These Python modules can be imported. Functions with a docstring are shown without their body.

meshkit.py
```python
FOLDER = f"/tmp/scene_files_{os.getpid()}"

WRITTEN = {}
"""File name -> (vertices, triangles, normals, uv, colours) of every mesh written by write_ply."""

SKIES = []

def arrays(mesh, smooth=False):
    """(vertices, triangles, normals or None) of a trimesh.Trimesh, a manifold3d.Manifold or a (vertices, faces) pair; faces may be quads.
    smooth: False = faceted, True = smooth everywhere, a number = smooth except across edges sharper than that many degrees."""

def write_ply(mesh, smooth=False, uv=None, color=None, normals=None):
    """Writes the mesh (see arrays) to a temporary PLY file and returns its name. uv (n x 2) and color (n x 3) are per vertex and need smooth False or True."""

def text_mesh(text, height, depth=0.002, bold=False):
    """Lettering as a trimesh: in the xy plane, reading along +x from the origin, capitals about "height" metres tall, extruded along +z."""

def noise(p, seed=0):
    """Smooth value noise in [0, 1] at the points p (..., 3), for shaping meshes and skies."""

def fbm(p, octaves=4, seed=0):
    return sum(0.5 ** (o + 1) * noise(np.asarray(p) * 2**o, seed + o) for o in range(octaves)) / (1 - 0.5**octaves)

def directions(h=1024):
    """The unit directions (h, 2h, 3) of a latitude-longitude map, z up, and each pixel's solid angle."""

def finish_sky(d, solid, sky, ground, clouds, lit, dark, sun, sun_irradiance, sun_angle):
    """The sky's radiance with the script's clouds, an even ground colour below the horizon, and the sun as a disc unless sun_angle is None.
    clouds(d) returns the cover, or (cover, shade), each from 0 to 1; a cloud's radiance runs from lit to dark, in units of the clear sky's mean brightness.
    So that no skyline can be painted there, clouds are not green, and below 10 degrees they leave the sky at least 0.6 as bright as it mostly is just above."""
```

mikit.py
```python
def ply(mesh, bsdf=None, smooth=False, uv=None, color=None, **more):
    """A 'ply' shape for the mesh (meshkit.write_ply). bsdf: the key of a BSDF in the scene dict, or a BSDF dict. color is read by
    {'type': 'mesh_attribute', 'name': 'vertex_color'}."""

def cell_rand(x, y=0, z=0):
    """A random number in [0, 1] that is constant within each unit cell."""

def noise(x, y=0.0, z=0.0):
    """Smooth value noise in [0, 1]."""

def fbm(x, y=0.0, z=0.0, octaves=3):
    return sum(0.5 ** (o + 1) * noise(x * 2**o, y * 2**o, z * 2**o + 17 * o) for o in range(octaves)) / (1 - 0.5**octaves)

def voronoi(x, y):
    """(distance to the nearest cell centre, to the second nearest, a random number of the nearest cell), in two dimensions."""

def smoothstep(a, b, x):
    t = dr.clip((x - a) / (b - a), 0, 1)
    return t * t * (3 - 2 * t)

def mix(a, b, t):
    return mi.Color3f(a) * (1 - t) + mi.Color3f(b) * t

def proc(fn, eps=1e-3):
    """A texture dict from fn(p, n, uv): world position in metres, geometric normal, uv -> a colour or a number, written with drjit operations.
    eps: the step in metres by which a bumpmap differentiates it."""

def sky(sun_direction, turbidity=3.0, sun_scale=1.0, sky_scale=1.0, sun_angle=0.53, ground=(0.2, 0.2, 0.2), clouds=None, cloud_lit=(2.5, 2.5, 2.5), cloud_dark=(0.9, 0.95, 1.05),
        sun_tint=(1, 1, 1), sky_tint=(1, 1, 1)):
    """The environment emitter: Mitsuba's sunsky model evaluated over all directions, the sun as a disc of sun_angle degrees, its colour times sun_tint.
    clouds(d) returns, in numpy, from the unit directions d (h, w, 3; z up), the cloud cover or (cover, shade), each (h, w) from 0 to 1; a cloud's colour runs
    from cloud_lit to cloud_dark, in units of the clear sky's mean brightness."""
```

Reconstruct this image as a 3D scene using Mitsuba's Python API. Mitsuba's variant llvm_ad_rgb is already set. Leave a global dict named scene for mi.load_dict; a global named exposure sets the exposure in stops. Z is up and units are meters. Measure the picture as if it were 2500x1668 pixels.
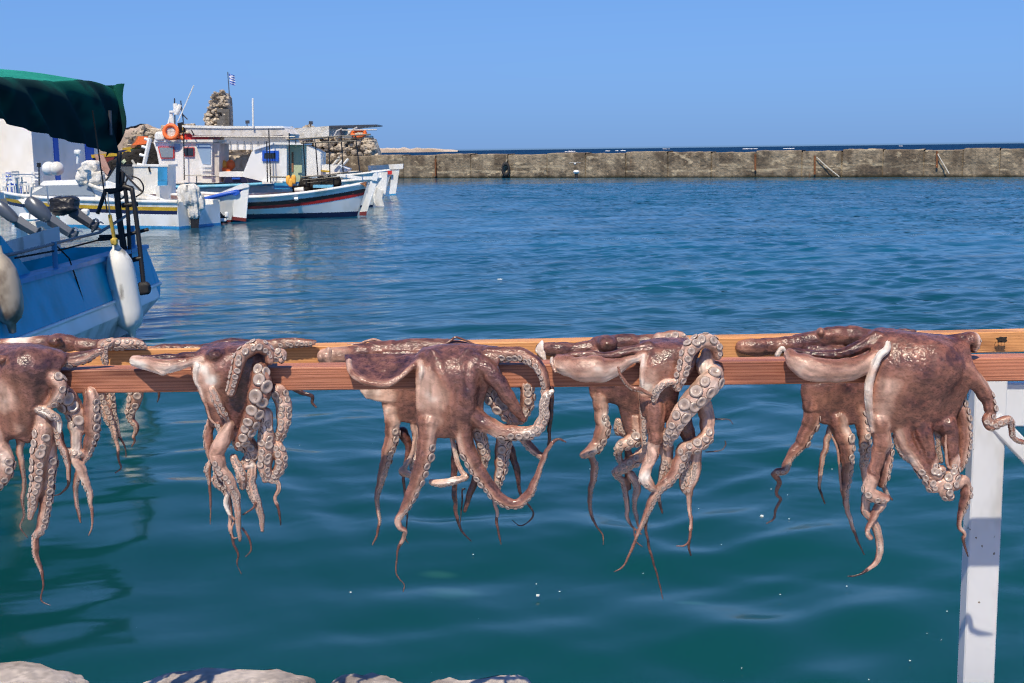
import math, numpy as np, trimesh, drjit as dr, mitsuba as mi, mikit, meshkit
from scipy.spatial import cKDTree
from mikit import proc, noise, fbm, smoothstep, mix, voronoi, cell_rand
T = mi.ScalarTransform4f
scene, labels = {}, {}
# ---------------------------------------------------------------- camera, sky, exposure
F, PITCH, ROLL, CZ = 2980.0, math.radians(8.925), 0.0131, 2.2      # focal length in photo pixels (2500 wide), tilt, roll, eye height over the water
FW = np.array([0, math.cos(PITCH), -math.sin(PITCH)])
U0 = np.array([0, math.sin(PITCH), math.cos(PITCH)]); R0 = np.array([1.0, 0, 0])
UP = math.cos(ROLL) * U0 + math.sin(ROLL) * R0
RT = math.cos(ROLL) * R0 - math.sin(ROLL) * U0
EYE = np.array([0, 0, CZ])
scene['camera'] = {'type': 'thinlens', 'fov': math.degrees(2 * math.atan(1250 / F)), 'fov_axis': 'x', 'aperture_radius': 0.0010,
                   'focus_distance': 3.06, 'near_clip': 0.05, 'far_clip': 20000.0,
                   'to_world': T().look_at(origin=EYE.tolist(), target=(EYE + FW).tolist(), up=UP.tolist())}
SUN = np.array([-0.17, -0.72, 1.0])
scene['sky'] = mikit.sky(SUN.tolist(), turbidity=2.0, sun_scale=1.3, sun_tint=(.95, 1.0, 1.04), sky_tint=(0.79, 1.07, 1.47), ground=(0.08, 0.16, 0.22),
    clouds=lambda d: .85 * np.exp(-np.maximum(d[..., 2], 0) / .10), cloud_lit=(.75, 1.37, 2.72), cloud_dark=(.75, 1.37, 2.72))   # blue sea haze low over the horizon
exposure = 1.3
# ---------------------------------------------------------------- helpers
rng = np.random.default_rng(7)
def ray(x, y):
    return FW + RT * (x - 1250) / F - UP * (y - 834) / F
def at(x, y, Y):                      # a point at depth Y metres in front of the eye
    d = ray(x, y); return EYE + d * (Y / d[1])
def atz(x, y, z=0.0):                 # a point at height z
    d = ray(x, y); return EYE + d * ((z - CZ) / d[2])
def pxm(Y): return F / (Y * 1.012)    # pixels per metre near depth Y
def A(*a): return np.array(a, float)
used = {}
def numbered(key):
    n = used.get(key, 0); used[key] = n + 1
    return key if n == 0 else f'{key}_{n:03d}'
def lab(key, label=None, cat=None, group=None, kind=None):
    d = labels.setdefault(key, {})
    for k, v in (('label', label), ('category', cat), ('group', group), ('kind', kind)):
        if v: d[k] = v
    return key
def thing(name, label, cat, group=None): return lab(numbered(name), label, cat, group)
def put(name, mesh, m, parent=None, smooth=False, color=None, label=None, kind=None, to_world=None):
    key = numbered(parent + '__' + name if parent else name)
    scene[key] = mikit.ply(mesh, m, smooth=smooth, color=color)
    if to_world is not None: scene[key]['to_world'] = to_world
    if label or kind: lab(key, label, kind=kind)
    return key
def mat(name, color=(.5, .5, .5), rough=.5, spec=.5, metal=0.0, coat=0.0, bump=None, bscale=1.0, two=True, eps=1e-3, flat=0.0):
    b = {'type': 'principled', 'base_color': color if isinstance(color, dict) else {'type': 'rgb', 'value': list(color)}, 'roughness': rough, 'specular': spec}
    if metal: b['metallic'] = metal
    if coat: b['clearcoat'] = coat; b['clearcoat_gloss'] = .9
    if flat: b['flatness'] = flat
    if bump is not None: b = {'type': 'bumpmap', 'arbitrary': proc(bump, eps), 'scale': bscale, 'bsdf': b}
    scene[name] = {'type': 'twosided', 'bsdf': b} if two else b
    return name
cat_ = trimesh.util.concatenate
def box(cx, cy, cz, sx, sy, sz, bev=0.0):
    m = trimesh.creation.box((sx, sy, sz))
    if bev:
        import manifold3d as mf
        b = bev
        pts = [[i * (sx / 2 - (0 if k == 0 else b)), j * (sy / 2 - (0 if k == 1 else b)), l * (sz / 2 - (0 if k == 2 else b))] for i in (-1, 1) for j in (-1, 1) for l in (-1, 1) for k in range(3)]
        mm = mf.Manifold.hull_points(np.array(pts, np.float32)).to_mesh()
        m = trimesh.Trimesh(mm.vert_properties[:, :3], mm.tri_verts, process=False)
    m.apply_translation((cx, cy, cz)); return m
def hull(pts):
    import manifold3d as mf
    mm = mf.Manifold.hull_points(np.asarray(pts, np.float32)).to_mesh()
    return trimesh.Trimesh(mm.vert_properties[:, :3], mm.tri_verts, process=False)
def catmull(c, n):
    c = np.asarray(c, float)
    if len(c) == 2: t = np.linspace(0, 1, n)[:, None]; return c[0] * (1 - t) + c[1] * t
    p = np.vstack([2 * c[0] - c[1], c, 2 * c[-1] - c[-2]])
    t = np.linspace(0, len(c) - 1 - 1e-9, n); i = t.astype(int); f = (t - i)[:, None]
    a, b, d, e = p[i], p[i + 1], p[i + 2], p[i + 3]
    return 0.5 * (2 * b + (d - a) * f + (2 * a - 5 * b + 4 * d - e) * f ** 2 + (3 * b - a - 3 * d + e) * f ** 3)
def tube(pts, r, seg=10, closed_ends=True, smooth_n=None):
    p = np.asarray(pts, float)
    r = np.broadcast_to(np.asarray(r, float), len(p)).copy()
    if smooth_n:
        q = catmull(np.column_stack([p, r]), smooth_n); p, r = q[:, :3], q[:, 3]
    t = np.gradient(p, axis=0); t /= np.maximum(np.linalg.norm(t, axis=1, keepdims=True), 1e-9)
    u = np.cross(t[0], [0, 0, 1] if abs(t[0][2]) < .9 else [1, 0, 0]); u /= np.linalg.norm(u)
    a = np.linspace(0, 2 * np.pi, seg, endpoint=False); V = []
    for i in range(len(p)):
        u = u - t[i] * (u @ t[i]); u /= max(np.linalg.norm(u), 1e-9); w = np.cross(t[i], u)
        V.append(p[i] + r[i] * (np.cos(a)[:, None] * u + np.sin(a)[:, None] * w))
    V = np.vstack(V); n = len(p); Fc = []
    for i in range(n - 1):
        for j in range(seg):
            k = (j + 1) % seg; Fc += [[i * seg + j, i * seg + k, (i + 1) * seg + k], [i * seg + j, (i + 1) * seg + k, (i + 1) * seg + j]]
    if closed_ends:
        V = np.vstack([V, p[0], p[-1]]); m = n * seg
        Fc += [[m, (j + 1) % seg, j] for j in range(seg)] + [[m + 1, (n - 1) * seg + j, (n - 1) * seg + (j + 1) % seg] for j in range(seg)]
    return trimesh.Trimesh(V, np.array(Fc), process=False)
def bars(list_of_pairs, r, seg=8): return cat_([tube(p, r, seg) for p in list_of_pairs])
def lathe(profile, seg=20):           # profile of (radius, z)
    pr = np.asarray(profile, float); a = np.linspace(0, 2 * np.pi, seg, endpoint=False)
    V = np.stack([pr[:, :1] * np.cos(a), pr[:, :1] * np.sin(a), np.repeat(pr[:, 1:], seg, 1)], -1).reshape(-1, 3); Fc = []
    for i in range(len(pr) - 1):
        for j in range(seg):
            k = (j + 1) % seg; q = (i * seg + j, i * seg + k, (i + 1) * seg + k, (i + 1) * seg + j)
            if pr[i, 0] > 1e-9: Fc.append([q[0], q[1], q[2]])
            if pr[i + 1, 0] > 1e-9: Fc.append([q[0], q[2], q[3]])
    return trimesh.Trimesh(V, np.array(Fc), process=False)
def gridmesh(P):                      # P (n, m, 3)
    n, m = P.shape[:2]; i = np.arange(n * m).reshape(n, m)
    q = np.stack([i[:-1, :-1], i[1:, :-1], i[1:, 1:], i[:-1, 1:]], -1).reshape(-1, 4)
    return trimesh.Trimesh(P.reshape(-1, 3), np.vstack([q[:, [0, 1, 2]], q[:, [0, 2, 3]]]), process=False)
def thicken(P, th):                   # a closed sheet from a grid of points
    n, m = P.shape[:2]
    du, dv = np.gradient(P, axis=0), np.gradient(P, axis=1)
    N = np.cross(du, dv); N /= np.maximum(np.linalg.norm(N, axis=-1, keepdims=True), 1e-9)
    a, b = gridmesh(P + N * th / 2), gridmesh(P - N * th / 2)
    b.faces = b.faces[:, ::-1]
    i = np.arange(n * m).reshape(n, m); loop = np.concatenate([i[0, :], i[1:, -1], i[-1, -2::-1], i[-2:0:-1, 0]]); k = np.roll(loop, -1); o = n * m
    side = np.vstack([np.stack([loop, k, k + o], 1), np.stack([loop, k + o, loop + o], 1)])
    return trimesh.Trimesh(np.vstack([a.vertices, b.vertices]), np.vstack([a.faces, b.faces + o, side]), process=False)
def rock(center, size, seed=0, sub=2, amp=.25, rotz=0.0, flat=None, sq=.62):
    m = trimesh.creation.icosphere(subdivisions=sub)
    v = np.array(m.vertices); v = np.sign(v) * np.abs(v) ** sq
    v *= (1 + amp * 2 * (meshkit.fbm(v * 1.7 + seed * 7.3, 3, seed) - .5))[:, None]
    v = v * np.asarray(size) / 2
    if flat is not None: v[:, 2] = np.minimum(v[:, 2], flat)
    c, s = math.cos(rotz), math.sin(rotz); v = v @ A([c, s, 0], [-s, c, 0], [0, 0, 1])
    m.vertices = v + np.asarray(center); return m
# ---------------------------------------------------------------- water
_wr = np.random.default_rng(11); WAVES = []
for lam, slope, n_ in ((1.9, .026, 3), (1.05, .034, 4), (.60, .036, 5), (.34, .030, 6), (.17, .014, 4), (.09, .010, 3)):   # wavelength in metres, steepness, how many directions
    for _ in range(n_):
        a_, l_ = _wr.normal(1.45, .62), lam * _wr.uniform(.78, 1.28); k_ = 2 * math.pi / l_; WAVES.append((k_ * math.cos(a_), k_ * math.sin(a_), _wr.uniform(0, 6.28), slope / k_, l_))
def waves(x, y, lo, hi, noise_, sin, step):   # the sum of the wave trains from lo to hi metres long, bent and gusty
    w1, w2 = noise_(x * .42, y * .42, 1.0), noise_(x * .9 + 7, y * .9, 4.0)
    xx, yy = x + .55 * (w1 - .5) + .22 * (w2 - .5), y + .55 * (w2 - .5) + .9 * (w1 - .5)
    gust = .45 + 1.1 * noise_(x * .16 + 3, y * .16, 9.0); calm = .50 + .50 * step(6.0, 13.0, y); h = 0.0
    for kx, ky, ph, am, lam in WAVES:
        if lo <= lam < hi: h = h + sin(xx * kx + yy * ky + ph) * (am * (1.0 if lam > .8 else gust if lam > .45 else gust * calm))
    return h * (.33 + .67 * step(-6.0, 4.0, x + .05 * y + 2.5 * (w1 - .5)))   # calmer in the lee of the moored boats
def wave_h(p, n, uv):
    out = smoothstep(115.0, 140.0, p.y)
    mid_ = smoothstep(9.0, 22.0, p.y)
    return waves(p.x, p.y, 0, .23, noise, dr.sin, smoothstep) * (1 + .8 * mid_) + waves(p.x, p.y, .23, .45, noise, dr.sin, smoothstep) * smoothstep(29.0, 31.0, p.y)
def np_noise(x, y, z): return meshkit.noise(np.stack([x, y, np.full_like(x, z)], -1))
def np_step(a, b, v): t = np.clip((v - a) / (b - a), 0, 1); return t * t * (3 - 2 * t)
_sub = [(atz(1105, 1447, 0), .20, .16), (atz(1075, 1398, 0), .14, .07), (atz(1690, 1470, 0), .12, .05)]
def water_body(p, n, uv):            # deeper and bluer further out; pale stones just under the surface by the quay
    c = mix((0.003, 0.056, 0.060), (0.003, 0.092, 0.170), smoothstep(7.0, 34.0, p.y)) * (.82 + .36 * noise(p.x * .35, p.y * .5, 2.0))
    for q, rx, ry in _sub: c = mix(c, mi.Color3f(.030, .135, .105), .42 * (1 - smoothstep(.30, 1.05, dr.sqrt(dr.square((p.x - q[0]) / rx) + dr.square((p.y - q[1]) / ry)) + .25 * noise(p.x * 9, p.y * 9, 1.0))))
    return c
scene['water_skin'] = {'type': 'bumpmap', 'arbitrary': proc(wave_h, 0.012), 'scale': 1.0, 'bsdf': {'type': 'roughplastic', 'distribution': 'ggx', 'alpha': 0.01,
    'int_ior': 1.333, 'nonlinear': False, 'diffuse_reflectance': proc(water_body)}}
def sheet_z(xs, ys, f):
    X, Y = np.meshgrid(xs, ys); return gridmesh(np.stack([X, Y, f(X, Y)], -1))
def swell(X, Y, lo=.23): return waves(X, Y, lo, 9, np_noise, np.sin, np_step) * np_step(2.4, 4.0, Y) * (1 - np_step(76, 84, Y))
near = sheet_z(np.linspace(-14, 14, 441), np.concatenate([np.arange(2.4, 12, .045), np.arange(12, 30.01, .07)]), swell)
mid = sheet_z(np.linspace(-48, 60, 541), np.concatenate([np.arange(30, 84.01, .16), [150.0]]), lambda X, Y: swell(X, Y, .45))
flat0 = lambda X, Y: X * 0
far = cat_([sheet_z(A(-9000, -48), A(2.4, 30, 84, 150), flat0), sheet_z(A(60, 9000), A(2.4, 30, 84, 150), flat0), sheet_z(A(-48, -14), A(2.4, 30), flat0), sheet_z(A(14, 60), A(2.4, 30), flat0),
            sheet_z(A(-9000, 9000), A(-4000, 2.4), lambda X, Y: X * 0 - .02)])
water = cat_([near, mid, far])
if water.face_normals[0][2] < 0: water.invert()
put('water', water, 'water_skin', smooth=True); lab('water', kind='structure')
scene['open_sea_skin'] = {'type': 'bumpmap', 'arbitrary': proc(lambda p, n, uv: .10 * noise(p.x * .6, p.y * .9, 5.0) + .35 * noise(p.x * .11, p.y * .17, 2.0), .02), 'scale': 1.0, 'bsdf': {'type': 'roughplastic', 'distribution': 'ggx', 'alpha': 0.30, 'int_ior': 1.333, 'nonlinear': False,
    'specular_reflectance': .75, 'diffuse_reflectance': proc(lambda p, n, uv: mix((0.002, 0.045, 0.150), (0.002, 0.065, 0.19), noise(p.x * .004, p.y * .012, 1.0)))}}
sea_ = sheet_z(np.linspace(-9000, 9000, 19), A(150, 400, 1000, 3000, 14000), flat0)
if sea_.face_normals[0][2] < 0: sea_.invert()
put('open_sea', sea_, 'open_sea_skin', smooth=True); lab('open_sea', kind='structure')
# ---------------------------------------------------------------- quay under the camera
def stone_c(a, b, s):
    return lambda p, n, uv: mix(a, b, smoothstep(.3, .7, fbm(p.x * s, p.y * s, p.z * s, octaves=4))) * (0.75 + .5 * noise(p.x * s * 9, p.y * s * 9, p.z * s * 9))
mat('quay_stone', proc(stone_c((.22, .185, .165), (.46, .405, .365), 7.0)), .85, .3, bump=lambda p, n, uv: fbm(p.x * 30, p.y * 30, p.z * 30, octaves=4), bscale=.012)
mat('quay_paving', proc(stone_c((.26, .25, .24), (.40, .38, .36), 3.0)), .9, .3, bump=lambda p, n, uv: fbm(p.x * 40, p.y * 40, p.z * 40), bscale=.006)
put('quay', cat_([box(0, -4.2, -.5, 60, 15.0, 2.1)]), 'quay_paving'); lab('quay', kind='structure')
def kerb_stone(x0, x1, y_front, top, seed):
    import numpy as np
    m = rock(((x0 + x1) / 2, y_front - .24, top - .20), (x1 - x0, .56, .42), seed, 4, .07, sq=.42)
    v = np.array(m.vertices)
    v += (meshkit.fbm(v * 9 + seed, 4, seed)[:, None] - .5) * .045 * np.array([.4, 1, .7])
    v += (meshkit.fbm(v * 34 + seed, 3, seed + 5)[:, None] - .5) * .016
    m.vertices = v; return m
for i, (xa, xb, yp, tp) in enumerate([(-290, 232, 1624, .615), (312, 790, 1636, .600), (796, 1010, 1650, .595), (1016, 1330, 1660, .592), (1345, 1800, 1700, .60), (1815, 2250, 1712, .60), (2270, 2700, 1715, .60)]):
    pa, pb = atz(xa, yp, tp), atz(xb, yp, tp)
    put('stone', kerb_stone(pa[0], pb[0], (pa[1] + pb[1]) / 2 + .03, tp, i + 3), 'quay_stone', 'quay', smooth=40)
# ---------------------------------------------------------------- the drying rack
def wood_c(a, b, hue):
    def f(p, n, uv):
        ring = dr.sin((p.z * 760 + 2.2 * fbm(p.x * 2.2, p.z * 60, p.y * 60) * 3.0) + p.y * 300)
        fine = noise(p.x * 14, p.z * 900, p.y * 900)
        worn = fbm(p.x * 1.7 + hue, p.z * 9, p.y * 9, octaves=4)
        c = mix(a, b, smoothstep(-.6, 1.0, ring) * .55 + fine * .35)
        c = c * (0.55 + .85 * worn)
        c = mix(c, c * mi.Color3f(.45, .40, .42), smoothstep(.56, .70, fbm(p.x * 3.1 + hue * 2 + 4, p.z * 14, p.y * 14, octaves=3)) * .8)
        knot = fbm(p.x * 5 + hue * 3, p.z * 22, p.y * 22, octaves=3)
        return mix(c, mi.Color3f(.05, .025, .015), smoothstep(.74, .84, knot) * .8)
    return f
wb = lambda p, n, uv: noise(p.x * 8, p.z * 700, p.y * 700) + .5 * noise(p.x * 60, p.z * 300, p.y * 300)
mat('red_wood', proc(wood_c((.52, .22, .13), (.29, .092, .05), 0.0)), .48, .4, bump=wb, bscale=.0006, eps=4e-4)
mat('orange_wood', proc(wood_c((.68, .34, .14), (.50, .21, .075), 5.0)), .48, .4, bump=wb, bscale=.0006, eps=4e-4)
mat('white_paint', proc(lambda p, n, uv: mix(mix((.62, .64, .67), (.46, .46, .45), smoothstep(.50, .80, fbm(p.x * 14, p.y * 14, p.z * 4, octaves=4))), (.20, .17, .14), smoothstep(.80, .82, fbm(p.x * 55 + 3, p.y * 55, p.z * 40, octaves=3)))), .38, .5,
    bump=lambda p, n, uv: fbm(p.x * 60, p.y * 60, p.z * 12), bscale=.0008)
ZT = at(1250, 890.5, 3.0)[2]          # top of the front beam
thing('drying_rack', 'wooden octopus drying rack of two reddish beams on a white painted post', 'rack')
xl, xr = -2.2, 1.9
put('front_beam', box((xl + xr) / 2, 3.035, ZT - .0295, xr - xl, .07, .059, .003), 'red_wood', 'drying_rack')
pl, pr_ = at(320, 856, 3.30), at(2496, 811.5, 3.40)
bd = (pr_ - pl) / (pr_[0] - pl[0]); ang = math.atan2(bd[1], 1.0)
bb = box(0, .03, -.0295, 4.3, .06, .059, .003); bb.apply_transform(trimesh.transformations.rotation_matrix(ang, [0, 0, 1]))
bb.apply_transform(trimesh.transformations.rotation_matrix(-math.atan2(bd[2], 1.0), [0, 1, 0]))
bb.apply_translation((pl + pr_) / 2 + A(-.25, -.25 * math.tan(ang) * 0, 0)); put('back_beam', bb, 'orange_wood', 'drying_rack', label='orange rear beam')
def quadbar(p0, p1, wx, dy):          # an upright-ish bar of width wx and depth dy between two points of its front face centre
    p0, p1 = A(*p0), A(*p1); d = (p1 - p0) / np.linalg.norm(p1 - p0); s = np.cross(d, [0, 1, 0]); s /= np.linalg.norm(s); b = .004
    pts = [q + s * (i * (wx / 2 - b * (k == 1))) + A(0, 1, 0) * (j * (dy - 2 * b * (k == 0)) + b * (k == 0)) for q in (p0, p1) for i in (-1, 1) for j in (0, 1) for k in (0, 1)]
    return hull(pts)
put('post', quadbar(at(2424, 880, 3.47), at(2388, 1720, 3.47) - A(0, 0, .02), .094, .055), 'white_paint', 'drying_rack')
put('cross_board', quadbar(at(2425, 990, 3.50), at(2700, 988, 3.52), .130, .03), 'white_paint', 'drying_rack')
put('brace', quadbar(at(2430, 1025, 3.463), at(2720, 1330, 3.42), .05, .035), 'white_paint', 'drying_rack')
put('post', quadbar(at(2880, 880, 3.47), at(2850, 1720, 3.47) - A(0, 0, .1), .084, .055), 'white_paint', 'drying_rack')
# left end post, out of frame
put('post', quadbar(at(-700, 900, 3.37), at(-680, 1720, 3.37) - A(0, 0, .1), .084, .055), 'white_paint', 'drying_rack')
fly = cat_([rock(at(2445, 829, 3.39) + A(0, -.004, 0), (.024, .006, .015), 2, 3, .8)] + [tube([at(2432 + k * 7, 834, 3.385), at(2428 + k * 8, 842 + 5 * (k % 2), 3.39), at(2430 + k * 8, 853, 3.392)], (.0005), 5) for k in range(4)])
mat('dark_stain', (.025, .018, .015), .9)
put('burr', fly, 'dark_stain', 'drying_rack', label='dark dried scrap stuck on the rear beam')
# ---------------------------------------------------------------- octopuses: one continuous skin each, from blended limbs and sheets
def surface_nets(V, o, h):
    s = V < 0; nx, ny, nz = V.shape
    cnt = sum(s[a:nx - 1 + a, b:ny - 1 + b, c:nz - 1 + c].astype(np.int8) for a in (0, 1) for b in (0, 1) for c in (0, 1))
    cell = np.argwhere((cnt > 0) & (cnt < 8)); index = -np.ones((nx - 1, ny - 1, nz - 1), int); index[tuple(cell.T)] = np.arange(len(cell))
    acc, n = np.zeros((len(cell), 3)), np.zeros((len(cell), 1)); C = [A(a, b, c).astype(int) for a in (0, 1) for b in (0, 1) for c in (0, 1)]
    val = {tuple(c): V[tuple((cell + c).T)] for c in C}
    for c in C:
        for ax in range(3):
            if c[ax] == 0:
                e = c.copy(); e[ax] = 1; va, vb = val[tuple(c)], val[tuple(e)]; hit = (va < 0) != (vb < 0)
                t = np.where(hit, va / np.where(hit, va - vb, 1), 0); p = np.repeat(c[None].astype(float), len(cell), 0); p[:, ax] = t
                acc += p * hit[:, None]; n[:, 0] += hit
    v = o + h * (cell + acc / n); faces = []
    for ax in range(3):
        sl = [slice(1, -1)] * 3; sl[ax] = slice(0, -1); sm = list(sl); sm[ax] = slice(1, None)
        a, b = s[tuple(sl)], s[tuple(sm)]; e = np.argwhere(a != b) + [0 if k == ax else 1 for k in range(3)]
        flip = s[tuple(e.T)]; u, w = [(1, 2), (2, 0), (0, 1)][ax]; du, dw = np.eye(3, dtype=int)[u], np.eye(3, dtype=int)[w]
        q = np.stack([index[tuple((e - du - dw).T)], index[tuple((e - dw).T)], index[tuple(e.T)], index[tuple((e - du).T)]], 1)
        q[~flip] = q[~flip][:, ::-1]; faces.append(q)
    q = np.vstack(faces); q = q[(q >= 0).all(1)]
    return v, np.vstack([q[:, [0, 1, 2]], q[:, [0, 2, 3]]])
def flip(m): m.faces = m.faces[:, ::-1]; return m
def relax(v, f, n):
    from scipy.sparse import coo_matrix
    e = np.vstack([f[:, [0, 1]], f[:, [1, 2]], f[:, [2, 0]]]); e = np.vstack([e, e[:, ::-1]])
    W = (coo_matrix((np.ones(len(e)), (e[:, 0], e[:, 1])), shape=(len(v), len(v))).tocsr() > 0).astype(float); deg = np.maximum(np.asarray(W.sum(1)), 1)
    for _ in range(n):
        for w in (.5, -.52): v = v + w * (W @ v / deg - v)
    return v
VOX = 0.0024
SUCKER = flip(lathe([(0, .06), (.26, .07), (.50, .17), (.76, .30), (.92, .27), (1.02, .10), (1.13, -.03), (1.0, -.45)], 14))
_sv = np.array(SUCKER.vertices); _rr = np.linalg.norm(_sv[:, :2], axis=1)
SUCK_COL = np.where(((_sv[:, 2] < .05) & (_rr > .95))[:, None], A(.07, .03, .022), np.where((_rr < .4)[:, None], A(.27, .20, .17), A(.41, .325, .285)))
SKIN_B = lambda p, n, uv: .45 * noise(p.x * 420, p.y * 420, p.z * 420) + .55 * noise(p.x * 190, p.y * 190, p.z * 190)
mat('octopus_skin', {'type': 'mesh_attribute', 'name': 'vertex_color'}, .30, .5, coat=.65, bump=SKIN_B, bscale=.0019, two=False, eps=6e-4)
mat('sucker_skin', {'type': 'mesh_attribute', 'name': 'vertex_color'}, .32, .5, coat=.3)
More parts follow.
